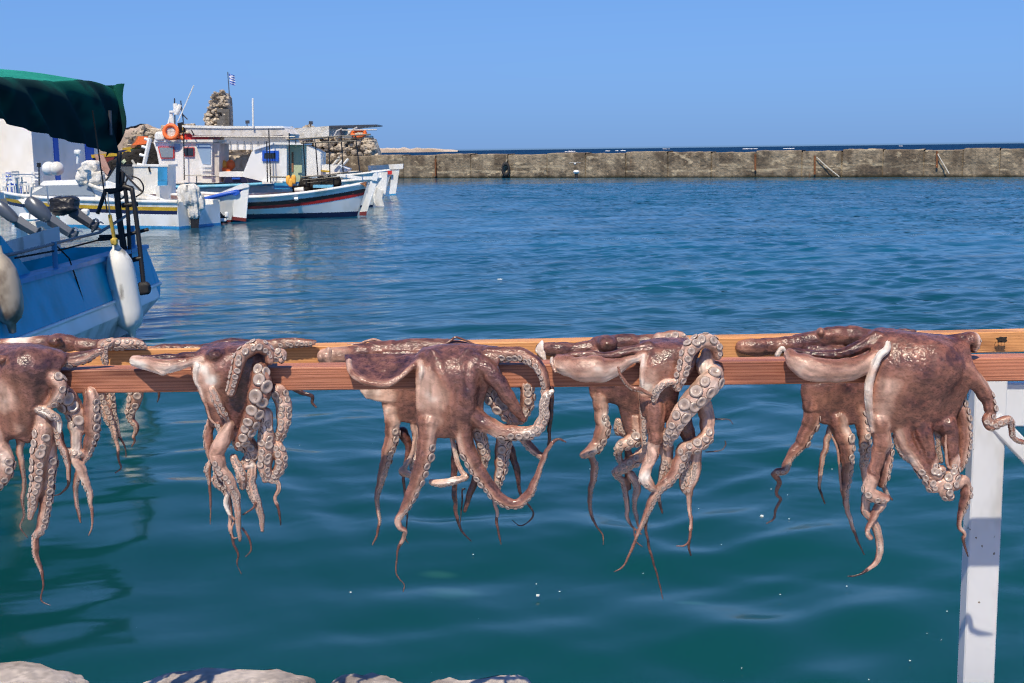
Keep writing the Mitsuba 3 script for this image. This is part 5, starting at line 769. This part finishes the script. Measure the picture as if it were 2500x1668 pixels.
k5 = thing('fish_crate', 'red orange plastic crate under the two round buoys', 'crate'); scene[k5] = mikit.ply(rect(538, 410, 562, 419, Y5 + .4, .5), 'orange_plastic')
k5 = thing('net_heap', 'cream fishing net heap on deck right of the orange buoys', 'net'); scene[k5] = mikit.ply(cat_([rock(at(x, y, Y5 + .9), (.7, .6, s), i, 3, .35) for i, (x, y, s) in enumerate(((580, 414, .4), (592, 408, .6), (604, 402, .7), (598, 416, .4)))]), 'net_beige', smooth=True)
# ---- the two boats beyond
Y7 = 50.0
k = thing('fishing_boat', 'white fishing boat under a white canvas awning, its arched cabin behind black posts', 'fishing boat')
st = at(932, 504, Y7); st[2] = 0; st = atz(912, 505, 0); caique(k, st, 7.5, 2.5, .10, .95, 1.15, [('bottom_paint', 'navy', Z(-.4), Z(.08)), ('hull_side', 'boat_white', Z(.08), S(0))], full=2.2); Y7 = st[1]
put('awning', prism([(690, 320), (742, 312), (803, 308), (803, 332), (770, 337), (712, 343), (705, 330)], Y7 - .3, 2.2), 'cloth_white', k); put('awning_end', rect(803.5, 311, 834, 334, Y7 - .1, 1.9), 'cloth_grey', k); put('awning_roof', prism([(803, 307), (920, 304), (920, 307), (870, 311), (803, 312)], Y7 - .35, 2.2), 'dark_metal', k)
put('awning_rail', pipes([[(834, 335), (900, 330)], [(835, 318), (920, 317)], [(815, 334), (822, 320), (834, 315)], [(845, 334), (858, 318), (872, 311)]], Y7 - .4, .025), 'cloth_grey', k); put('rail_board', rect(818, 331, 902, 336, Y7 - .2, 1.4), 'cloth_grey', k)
put('cabin', prism([(735, 360), (745, 356), (770, 366), (783, 373), (783, 402), (783, 428), (735, 428)], Y7 - .2, 1.4), 'boat_white', k); put('cabin_door', rect(728, 358, 734, 425, Y7 - .3, .1), 'light_blue', k); put('mast', pipe([(741, 352), (745, 362)], Y7, .1), 'boat_white', k)
put('stern_cover', prism([(780, 402), (822, 403), (850, 413), (845, 420), (800, 421), (760, 417)], Y7 - .1, 1.2), 'boat_white', k); put('yellow_band', prism([(760, 413), (806, 417), (805, 421), (760, 417)], Y7 - .16, .1), 'yellow_paint', k)
for q in ([(813, 403), (829, 384)], [(826, 403), (836, 392)], [(836, 404), (850, 388)]): put('oar_handle', pipe(q, Y7 - .3, .05), 'boat_white', k)
rudder(k, [(921, 422), (946, 420), (942, 470), (936, 485), (915, 500), (910, 480)], Y7 - .15, .12); put('rudder_post', prism([(898, 405), (984, 400), (984, 411), (900, 417)], Y7 + 1.2, .16), 'boat_white', k); put('stern_plate', prism([(918, 458), (936, 466), (933, 484), (938, 504), (917, 504), (914, 480)], Y7 - .35, .1), 'old_white', k)
k7 = thing('lifebuoy', 'flat orange life ring hung under the far end of the awning', 'lifebuoy'); t_ = trimesh.creation.torus(.26, .07, 24, 10); t_.vertices = np.array(t_.vertices) * A(1, 1, 1.1); t_.apply_transform(trimesh.transformations.rotation_matrix(.5, [1, 0, 0])); t_.apply_translation(at(876, 326, Y7 - .3)); scene[k7] = mikit.ply(t_, 'orange_plastic', smooth=True)
k = thing('fishing_boat', 'furthest white fishing boat, only its stern and tall white rudder showing', 'fishing boat')
st = atz(942, 477, 0); caique(k, st, 7.0, 2.4, .12, .98, 1.25, [('bottom_paint', 'sea_blue', Z(-.4), Z(.10)), ('hull_side', 'boat_white', Z(.10), S(0))], full=2.2); Y8 = st[1]
rudder(k, [(957, 415), (975, 414), (966, 474), (950, 476), (953, 450)], Y8 - .2, .1, [(950, 474), (966, 473), (966, 478), (949, 479)], 'sea_blue'); put('tiller', prism([(905, 412), (940, 405), (983, 404), (983, 413), (950, 414), (908, 420)], Y8 - .25, .14), 'boat_white', k); put('rudder_head', prism([(963, 406), (966, 401), (976, 401), (977, 408)], Y8 - .28, .2), 'boat_white', k); put('red_mark', rect(946, 417, 957, 426, Y8 - .4, .05), 'red_paint', k); put('stern_block', prism([(932, 408), (940, 403), (948, 405), (948, 409)], Y8 - .3, .15), 'boat_white', k)
# ---- grey blue stern with white rudder
k = thing('small_boat', 'small grey blue boat stern with a bright blue rail and white rudder', 'boat')
st = atz(566, 543, 0); Y4 = st[1]; caique(k, st, 5.2, 1.9, .55, .52, .98, [('bottom_paint', 'dark_red', Z(-.3), Z(.08)), ('hull_side', 'boat_white', Z(.08), S(.02))], gun='bright_blue', full=2.2)
rudder(k, [(570, 492), (580, 476), (592, 464), (608, 453), (601, 534), (568, 530)], Y4 - .2, .07, [(568, 529), (601, 533), (600, 541), (567, 537)]); put('tiller', prism([(512, 480), (575, 455), (592, 448), (607, 449), (608, 457), (590, 461), (540, 477), (514, 483)], Y4 - .25, .12), 'boat_white', k)
put('blue_knee', prism([(566, 470), (571, 464), (580, 463), (584, 468), (582, 474), (574, 478), (566, 476)], Y4 - .3, .2), 'bright_blue', k)
def outboard(label, top, mid, foot, Y, cowl, leg, r=.16, prop=True, cover=None):
    """top, mid, foot: pixels of the cowling's top, its base, and the gearcase."""
    k = thing('outboard_motor', label, 'outboard motor', None); a, b, c = at(*top, Y), at(*mid, Y), at(*foot, Y); ax = (b - a) / np.linalg.norm(b - a); lx = (c - b) / np.linalg.norm(c - b); side = np.cross(lx, A(0, 1, 0)); side /= np.linalg.norm(side)
    put('cowling', hull(np.vstack([b + q * .10 + ax * .02 for q in (side, -side, A(0, 1.3, 0), A(0, -1.3, 0))] + [a + (b - a) * f + q * r * s_ for f, s_ in ((.75, .95), (.4, 1.1), (.1, .85), (0, .5)) for q in (side, -side, A(0, .9, 0), A(0, -.9, 0), side * .8 + A(0, .7, 0), side * .8 - A(0, .7, 0), -side * .8 + A(0, .7, 0), -side * .8 - A(0, .7, 0))])), cowl, k, smooth=45)
    put('leg', hull([b + q for q in (side * .15, -side * .15, A(0, .09, 0), A(0, -.09, 0))] + [b + (c - b) * .85 + q for q in (side * .11, -side * .11, A(0, .06, 0), A(0, -.06, 0))]), leg, k, smooth=30)
    pc = b + (c - b) * .72; put('cavitation_plate', hull([pc + side * s_ * .16 + A(0, d, 0) + lx * e for s_ in (-.6, 1) for d in (-.09, .09) for e in (0, .02)]), leg, k)
    gc = b + (c - b) * .88; put('gearcase', tube([gc - side * .16, gc - side * .08, gc + side * .08, gc + side * .17], [.02, .05, .055, .035], 10), leg, k, smooth=True)
    put('skeg', hull([gc + side * .05 + A(0, .01, 0), gc - side * .08 - A(0, .01, 0), gc + lx * .16 + A(0, .008, 0), gc + lx * .16 + side * .05]), leg, k)
    if prop:
        pm = []
        for j in range(3):
            th = j * 2.09 + .4; e = np.cross(side, A(0, 1, 0)) * math.cos(th) + A(0, 1, 0) * math.sin(th); f_ = np.cross(side, e); pm.append(hull([gc + side * .17 + e * u + f_ * w + side * d_ for u, w in ((.03, .03), (.03, -.03), (.09, .06), (.09, -.06), (.14, 0)) for d_ in (0, .015)]))
        put('propeller', cat_(pm), 'steel' if leg != 'dark_metal' else leg, k)
    if cover: put('cover', cover, 'black_cover', k, smooth=True)
    return k
outboard('black tilted outboard motor with a white propeller beside the small grey blue boat', (508, 492), (520, 515), (548, 541), Y4 - .9, 'black_paint', 'black_paint', .17, True)
kp = thing('propeller_guard', 'pair of small white discs at the black outboard motor', 'float'); scene[kp] = mikit.ply(cat_([rock(at(x, y, Y4 - 1.0), s, i, 3, .06) for i, (x, y, s) in enumerate(((553, 524, (.12, .1, .17)), (545, 537, (.2, .1, .11))))]), 'boat_white', smooth=True)
# ---- speedboat with yellow and navy bands
k = thing('speedboat', 'white cabin speedboat with mustard yellow and navy bands and light blue waterline', 'speedboat')
cs = atz(437, 559, 0); hd = .42; ex = A(-math.cos(hd), math.sin(hd), 0); ey = A(math.sin(hd), math.cos(hd), 0); ez = A(0, 0, 1)   # bow-wards, away from us, up; origin at the near stern corner
def SB(x, y, z): return cs + ex * x + ey * y + ez * z
LB, WB = 7.6, 2.0
def side_line(z, t):                  # near side of the hull, t 0..1 to the bow
    f = np.clip((t - .55) / .45, 0, 1); w = WB / 2 * (1 - f ** 2.2) ; flare = (z - .7) * .10
    return [LB * t + .5 * t * max(z, 0) * .6, WB / 2 - w - flare, z]
def sb_band(z0, z1, name, m, bow_up=.22):
    ts = np.linspace(0, 1, 26); lo = np.array([side_line(z0 + bow_up * t ** 2 * (z0 > .1), t) for t in ts]); hi = np.array([side_line(z1 + bow_up * t ** 2 * (z1 > .1), t) for t in ts]); flip_ = A(1, -1, 1); mir = lambda P: P * flip_ + A(0, WB, 0)
    g = [gridmesh(np.array([[SB(*p) for p in lo], [SB(*p) for p in hi]])), gridmesh(np.array([[SB(*p) for p in mir(lo)], [SB(*p) for p in mir(hi)]]))]
    put(name, cat_(g), m, k, smooth=40); return lo, hi
sb_band(-.3, .07, 'bottom_paint', 'sea_blue'); sb_band(.07, .42, 'hull_side', 'boat_white'); sb_band(.42, .53, 'navy_band', 'navy'); sb_band(.53, .64, 'yellow_band', 'yellow_paint'); lo, hi = sb_band(.64, .78, 'rub_rail', 'old_white')
put('transom', cat_([hull([SB(0, y, z) for y in (.0, WB) for z in (.07, .66)] + [SB(.12, y, z) for y in (.05, WB - .05) for z in (.07, .66)])]), 'boat_white', k); put('transom_foot', hull([SB(-.01, y, z) for y in (.0, WB) for z in (-.3, .07)] + [SB(.12, y, z) for y in (.05, WB - .05) for z in (-.3, .07)]), 'sea_blue', k)
put('gunwale', tube([SB(*p) + ez * .02 for p in hi], .06, 8), 'boat_white', k, smooth=True)
put('deck', cat_([hull([SB(x, y, .70) for x in (2.6, 6.2) for y in (.06, WB - .06)] + [SB(x, y, .82) for x in (2.6, 6.2) for y in (.12, WB - .12)] + [SB(7.6, 1.0, .98)]), hull([SB(x, y, z) for x in (0, 2.6) for y in (.05, .32) for z in (.6, .80)]), hull([SB(x, y, z) for x in (0, 2.6) for y in (WB - .32, WB - .05) for z in (.6, .80)]), hull([SB(x, y, z) for x in (0, 2.6) for y in (.3, WB - .3) for z in (.2, .3)])]), 'boat_white', k, smooth=35)
put('cabin', hull([SB(x, y, .8) for x in (2.7, 6.3) for y in (.15, WB - .15)] + [SB(x, y, 1.42) for x in (3.4, 5.5) for y in (.32, WB - .32)] + [SB(2.5, y, .82) for y in (.15, WB - .15)]), 'boat_white', k, smooth=30)
put('cabin_window', hull([SB(3.6, .27, 1.30) - ey * .03, SB(5.35, .27, 1.28) - ey * .03, SB(5.95, .17, .98) - ey * .03, SB(3.3, .17, .98) - ey * .03, SB(3.6, .33, 1.30), SB(3.3, .25, .98), SB(5.95, .25, .98), SB(5.35, .33, 1.28)]), 'grey_glass', k)
put('windscreen', cat_([hull([SB(2.9, y, z) for y, z in ((.25, 1.42), (WB - .25, 1.42))] + [SB(2.6, y, 1.86) for y in (.42, WB - .42)] + [SB(2.62, y, 1.86) for y in (.42, WB - .42)] + [SB(2.93, y, 1.42) for y in (.25, WB - .25)]), hull([SB(2.88, .25, 1.42), SB(2.6, .42, 1.86), SB(1.4, .22, 1.02), SB(1.45, .24, 1.02), SB(2.62, .44, 1.86), SB(2.86, .27, 1.42)])]), 'grey_glass', k)
put('windscreen_frame', cat_([tube([SB(2.9, .24, 1.42), SB(2.6, .42, 1.87), SB(1.4, .2, 1.02)], .03), tube([SB(2.6, .42, 1.87), SB(2.6, WB - .42, 1.87), SB(2.9, WB - .24, 1.42)], .03), tube([SB(2.1, .33, 1.52), SB(2.35, .2, .9)], .035)]), 'black_paint', k)
put('cockpit_side', hull([SB(x, .12, z) for x, z in ((.4, .8), (2.8, .8), (2.8, 1.42), (2.2, 1.15), (1.4, .98))] + [SB(x, .22, z) for x, z in ((.4, .8), (2.8, .8), (2.8, 1.42), (2.2, 1.15), (1.4, .98))]), 'boat_white', k)
put('seat', cat_([hull([SB(x, y, z) for x in (1.3, 1.75) for y in (.6, 1.1) for z in (.7, .85)]), hull([SB(x, y, z) for x in (1.15, 1.3) for y in (.6, 1.1) for z in (.75, 1.25)])]), 'boat_white', k, smooth=30)
put('bow_rail', cat_([tube([SB(5.6, .3, 1.42), SB(5.8, .2, 1.62), SB(7.6, .95, 1.62), SB(7.9, 1.0, 1.0)], .018)] + [tube([SB(5.7, .45, .9), SB(5.7, .5, 1.62)], .016)]), 'steel', k); put('antenna_mast', pipe([(190, 375), (189, 400)], cs[1] + 1, .035), 'boat_white', k); put('mast_lamp', rock(at(190, 372, cs[1] + 1), (.2, .2, .16), 2, 2, .05), 'boat_white', k, smooth=True)
put('cover_roll', tube([SB(3.6, .1, 1.36), SB(3.0, .06, 1.18), SB(1.6, .0, .92), SB(.7, .0, .84)], .06, 8), 'cloth_white', k, smooth=True); put('canvas_bundle', cat_([rock(SB(3.85 - .16 * i, .35, 1.52 + .16 * (i % 3)), (.5, .5, .42), i, 3, .25) for i in range(4)]), 'cloth_white', k, smooth=True)
put('deck_cleat', cat_([box(*SB(x, .15, .83), .16, .05, .06) for x in (.5, 1.1, 1.9)]), 'steel', k)
k = thing('deck_locker', 'tall white locker box with a blue door on the speedboat side deck', 'locker'); Yl = cs[1] + 1.6
put('body', rect(326, 405, 408, 474, Yl, 1.0), 'boat_white', k); put('lid', rect(323, 402, 411, 407, Yl - .04, 1.08), 'boat_white', k); put('door', rect(385, 409, 408, 440, Yl - .04, .05), 'sea_blue', k); put('door', rect(385, 441, 408, 470, Yl - .04, .05), 'sea_blue', k); put('hinge', pipe([(363, 408), (366, 420)], Yl - .03, .03), 'black_paint', k)
# covered outboard on its transom
k = thing('covered_outboard', 'outboard motor wrapped in a white cloth on the speedboat stern, its leg black', 'outboard motor'); Yo = SB(-.25, .6, 0)[1]
cloth = cat_([rock(at(462, 476, Yo), (.64, .5, .66), 4, 4, .14), rock(at(474, 506, Yo), (.34, .34, .75), 5, 4, .18), rock(at(486, 494, Yo + .05), (.3, .3, .5), 7, 3, .2)])
v_ = np.array(cloth.vertices); a_ = np.arctan2(v_[:, 1] - Yo, v_[:, 0] - at(468, 490, Yo)[0]); cloth.vertices = v_ + np.stack([np.cos(a_), np.sin(a_), a_ * 0], 1) * (.025 * np.sin(a_ * 11 + v_[:, 2] * 5))[:, None]
put('cover', cloth, 'cloth_white', k, smooth=True); put('leg', hull([at(x, y, Yo + d) for x, y in ((465, 528), (487, 528), (484, 572), (467, 572)) for d in (-.08, .1)]), 'black_paint', k)
# ---- dinghy with tilted outboards
k = thing('dinghy', 'small white dinghy with a plain transom and steel arch at the left', 'dinghy'); Yd = atz(100, 604, 0)[1]
put('transom', prism([(42, 545), (140, 535), (141, 588), (100, 600), (44, 606)], Yd, .12), 'boat_white', k); put('hull', hull([at(x, y, Yd + d) for x, y, d in ((42, 548, .1), (140, 538, .1), (44, 606, .1), (139, 592, .1), (48, 520, 3.0), (128, 520, 3.0), (60, 560, 3.0), (120, 560, 3.0))]), 'boat_white', k); put('corner_post', rect(40, 560, 51, 606, Yd - .03, .14), 'boat_white', k); put('gunwale', tube([at(38, 531, Yd + 2.5), at(40, 540, Yd), at(142, 534, Yd), at(130, 520, Yd + 2.5)], .05), 'light_blue', k)
put('bottom_paint', hull([at(x, y, Yd + d) for x, y, d in ((41, 604, -.01), (142, 588, -.01), (41, 614, .0), (142, 596, .0), (60, 560, 3.0), (120, 560, 3.0))]), 'navy', k)
put('steel_arch', pipe([(72, 535), (77, 458), (96, 454), (114, 456), (119, 500)], Yd + .3, .022), 'steel', k); put('lamp', pipe([(95, 408), (95, 398)], Yd + .3, .05), 'black_paint', k); put('lamp_post', pipe([(96, 455), (95, 405)], Yd + .3, .02), 'dark_metal', k)
outboard('silver grey outboard motor tilted up, middle one on the dinghy', (66, 488), (122, 536), (190, 582), Yd - .35, 'grey_metal', 'grey_metal', .19)
outboard('silver outboard motor leg tilted up at the left, half hidden by the grey box', (-14, 494), (42, 540), (108, 580), Yd - .45, 'grey_metal', 'grey_metal', .15)
outboard('outboard motor under a crumpled black plastic cover, tilted up', (150, 492), (175, 515), (240, 560), Yd + .5, 'black_paint', 'dark_metal', .17, True, cat_([rock(at(158, 500, Yd + .5), (.66, .5, .42), 6, 4, .22), rock(at(145, 510, Yd + .5), (.4, .42, .36), 7, 3, .2)]))
k = thing('rescue_float', 'small white jug float hanging at the speedboat side', 'float'); scene[k] = mikit.ply(rock(at(208, 519, 34), (.22, .22, .20), 2, 3, .1), 'boat_white', smooth=True)
# ---- the blue boat in the foreground
k = thing('blue_boat', 'blue and white fishing boat with green canopy and black pipe frame at the left', 'fishing boat')
ys = np.concatenate([np.linspace(5.5, 14.2, 24), np.linspace(14.5, 16.3, 12)])
def bl(z, Yy):                        # near side of the hull at height z
    x = np.interp(z, [-.4, 0, .34, .50, 1.0], [-5.3, -4.74, -4.60, -4.66, -4.80]) - .02 * max(0, (Yy - 14.5)) - .035 * max(0, 10 - Yy) ** 1.6
    end = np.interp(z, [-.4, 0, .34, .5, 1.0], [14.2, 15.05, 16.0, 16.25, 16.15]); return A(x, 5.5 + (Yy - 5.5) * (end - 5.5) / 10.8, z + .012 * max(0, 10 - Yy) ** 1.5 * (z > .2))
def blue_band(zs_, name, m): put(name, gridmesh(np.array([[bl(z, Yy) for z in zs_] for Yy in ys])), m, k, smooth=30)
blue_band(np.linspace(.505, 1.0, 6), 'topside', 'blue_hull'); blue_band([.33, .345, .42, .50], 'rubbing_strake', 'boat_white'); blue_band(np.linspace(-.4, .33, 6), 'lower_hull', 'old_white')
lip = [(.47, .0), (.50, .03), (.53, 0)]; put('strake_lip', tube([bl(.50, Yy) + A(.012, 0, 0) for Yy in ys], .022, 6), 'boat_white', k, smooth=True)
put('gunwale', hull_g := thicken(np.array([[bl(1.0, Yy) + A(dx, 0, .0) for dx in (.05, -.16)] for Yy in ys]), .05), 'sea_blue', k)
put('transom', hull([bl(z, 16.3) + A(dx, .02, 0) for z in (.0, .34, .5, 1.0) for dx in (0, -2.6)]), 'blue_hull', k); put('far_side', hull([A(-7.3, y, z) for y in (5.5, 15.6) for z in (-.3, 1.0)] + [A(-7.42, y, z) for y in (5.5, 15.6) for z in (-.1, 1.0)]), 'sea_blue', k); put('deck', hull([A(x, y, z) for x in (-4.95, -7.3) for y in (5.5, 15.9) for z in (.36, .42)]), 'old_white', k)
put('drain_slot', box(*(at(268, 806, 14.3) + A(.0, 0, 0)), .05, .26, .045), 'black_paint', k)
put('wheelhouse', hull([A(x, y, z) for x in (-4.93, -6.6) for y in (8.0, 11.75) for z in (.42, 1.80)]), 'boat_white', k, label='pale grey white deck house at the picture edge'); put('wheelhouse_top', hull([A(x, y, z) for x in (-4.87, -6.7) for y in (7.9, 11.83) for z in (1.80, 1.86)]), 'boat_white', k)
put('bulwark_knee', hull([A(x, y, z) for x in (-4.9, -4.95) for y, z in ((11.76, .9), (11.76, 1.45), (12.5, .97))]), 'blue_hull', k)
rp = lambda y, z: A(-4.84 - .02 * max(0, y - 14.5), y, z)
put('hand_rail', tube([rp(8, 1.30), rp(11.9, 1.26), rp(13.0, 1.28), rp(14.4, 1.30), rp(16.0, 1.50)], .018, 7), 'dark_metal', k); put('rail_rope', tube([rp(11.9, 1.22), rp(13.2, 1.20), rp(14.6, 1.22)], .010, 5), 'net_dark', k)
for y in (12.95, 15.75): put('stanchion', tube([rp(y, 1.0), rp(y, 1.30)], .03, 8), 'sea_blue', k)
put('tied_line', tube([rp(13.0, 1.26), rp(13.2, 1.1) + A(.06, 0, 0), rp(13.3, .85) + A(.09, 0, 0), rp(13.32, .62) + A(.14, 0, 0)], .008, 5), 'net_dark', k); put('white_board', hull([A(x, y, z) for x in (-5.6, -5.63) for y, z in ((13.0, 1.0), (13.1, 1.24), (15.2, 1.33), (15.2, 1.0))]), 'old_white', k)
# black net-hauler frame
fr = lambda x, y, d=0.0: at(x, y, 15.35 + d)
for q, r_ in (([fr(292, 372), fr(288, 440), fr(292, 520), fr(310, 640)], .030), ([fr(283, 470), fr(290, 540), fr(300, 610)], .028), ([fr(304, 448), fr(312, 520), fr(318, 640)], .026), ([fr(322, 460, -.1), fr(336, 560, -.15), fr(352, 708, -.25)], .030), ([fr(256, 470), fr(238, 522)], .026)): put('frame_pipe', tube(q, r_, 8, smooth_n=16), 'black_paint', k, smooth=True)
put('frame_crossbar', cat_([tube([fr(254, 468), fr(284, 466), fr(304, 456), fr(324, 462)], .036, 8), tube([fr(298, 502), fr(336, 498)], .03, 8), tube([fr(300, 640, -.2), fr(346, 630, -.2)], .03, 8), tube([fr(243, 578), fr(300, 576), fr(362, 560)], .022, 8), tube([fr(240, 585), fr(300, 580)], .022, 8), tube([fr(284, 470), fr(298, 448), fr(300, 420)], .03, 8)]), 'black_paint', k, smooth=True)
put('frame_foot', cat_([rock(fr(352, 704, -.25), (.16, .14, .16), 4, 2, .3), tube([fr(342, 698, -.25), fr(362, 700, -.25)], .03)]), 'black_rubber', k, smooth=True)
put('hoop', cat_([tube([fr(x, y) for x, y in q], .010, 6, smooth_n=24) for q in ([(322, 430), (340, 438), (350, 455), (347, 470), (332, 481)], [(296, 437), (306, 448), (309, 462), (303, 480), (290, 490)])]), 'black_paint', k, smooth=True)
# canopy: a sagging net curtain hung from a ridge pole, with the roof cloth going back from it
def ctop(Yy): return 2.86 + .022 * (Yy - 7) + .05 * math.sin(max(0, Yy - 14) * 1.2) - .06 * max(0, Yy - 15.3)
def curtain():
    n, m = 90, 22; Q = np.zeros((n, m, 3)); yy = np.linspace(7.0, 15.95, n)
    for i, Yy in enumerate(yy):
        top = ctop(Yy); low = np.interp(Yy, [7, 12.2, 13.0, 14.3, 15.2, 15.95], [2.85, 2.57, 2.47, 2.355, 2.27, 2.19])
        for j in range(m):
            g = j / (m - 1); fold = .05 * math.sin(Yy * 5.3 - g * 6.5) * math.sin(g * 2.6) + .035 * math.sin(Yy * 11 - g * 9 + 1) * g; x = -5.14 + .16 * math.sin(min(g * 4, 1.57)) - .06 * g + fold
            Q[i, j] = [x, Yy, top + .03 * math.sin(min(g * 5, 1.57)) * (1 - g) - (top - low) * max(0, g - .06) / .94]
    return Q
scene_c = curtain(); put('canopy_curtain', thicken(scene_c, .006), 'net_cloth', k, smooth=True, label='dark green shade net hanging from the canopy')
rf = np.array([[A(-5.14 - 2.4 * w, Yy, ctop(Yy) + .15 * math.sin(w * 3.1) + .015 * math.sin(Yy * 6 + w * 3)) for w in np.linspace(0, 1, 12)] for Yy in np.linspace(7, 15.95, 60)]); put('canopy_roof', thicken(rf, .008), 'green_cloth', k, smooth=True)
endf = np.array([[A(-5.20 - .03 * math.sin(g * 6) + .31 * w - .10 * w * g + .03 * math.sin(w * 6 + g * 3), 15.88 + .12 * w + .1 * math.sin(w * 5), 3.08 - g * (.90 - .22 * w) + .02 * w) for g in np.linspace(0, 1, 26)] for w in np.linspace(0, 1, 14)]); put('canopy_end', thicken(endf, .006), 'net_cloth', k, smooth=True)
put('canopy_pole', cat_([tube([A(-5.16, 7, 2.84), A(-5.16, 15.9, 3.02)], .02), tube([A(-7.4, 15.8, .4), A(-7.4, 15.8, 3.0)], .03), tube([fr(268, 270), fr(270, 330)], .02)]), 'dark_metal', k)
put('stay_line', tube([at(226, 270, 14.0), at(240, 365, 14.1), at(262, 520, 14.2)], .009, 5), 'black_paint', k)
def fender(label, px, Y, m, length, r, tilt):
    k = thing('boat_fender', label, 'fender', 'fenders on the blue boat'); b = at(*px, Y)
    f = lathe([(0, -length / 2 - .09), (r * .22, -length / 2 - .08), (r * .30, -length / 2 + .0), (r * .70, -length / 2 + .05), (r * .93, -length / 2 + .13), (r, -length / 2 + .24), (r, length / 2 - .28), (r * .90, length / 2 - .16), (r * .60, length / 2 - .06), (r * .28, length / 2), (r * .24, length / 2 + .07), (0, length / 2 + .09)], 28)
    M = trimesh.transformations.rotation_matrix(tilt, [0, 1, 0]); M[:3, 3] = b; f.apply_transform(M); put('body', f, m, k, smooth=True); top = b + M[:3, :3] @ A(0, 0, length / 2 + .08); return k, top
kf, top = fender('white boat fender hung by a yellow rope near the stern of the blue boat', (303, 707), 14.35, 'fender_white', 1.0, .165, -.12)
put('rope', cat_([tube([top + A(0, 0, -.04), at(275, 560, 14.3), at(268, 525, 14.25)], .022, 7), rock(at(279, 590, 14.25), (.07, .07, .09), 2, 2, .3)]), 'rope_yellow', kf, smooth=True); put('line', tube([at(268, 525, 14.25), at(262, 470, 14.2)], .008, 5), 'rope_pale', kf)
kf, top = fender('grubby brown and grey boat fender at the left picture edge', (12, 706), 11.2, 'fender_grubby', .66, .145, -.10); put('rope', tube([top, top + A(-.02, 0, .4)], .015, 6), 'net_dark', kf)
# ---- small things floating on the water
mat('foam_bit', (.70, .74, .72), .8)
def bits():
    r = np.random.default_rng(21); out = []
    for i in range(42):
        x, y = r.uniform(700, 2450), r.uniform(1080, 1660); c = atz(x, y, .006); s = r.uniform(.003, .008) ; out.append(rock(c, (s * 1.3, s, .004), i, 1, .3))
    for x, y, s in ((1447, 1600, .016), (1313, 1454, .012), (1220, 682, .06), (1755, 1272, .012), (1775, 1282, .01), (1860, 1260, .014)): out.append(rock(atz(x, y, .01), (s * 1.5, s, .012), int(x), 2, .3))
    return cat_(out)
put('floating_specks', bits(), 'foam_bit'); lab('floating_specks', 'tiny pale specks drifting on the near green water', kind='stuff')
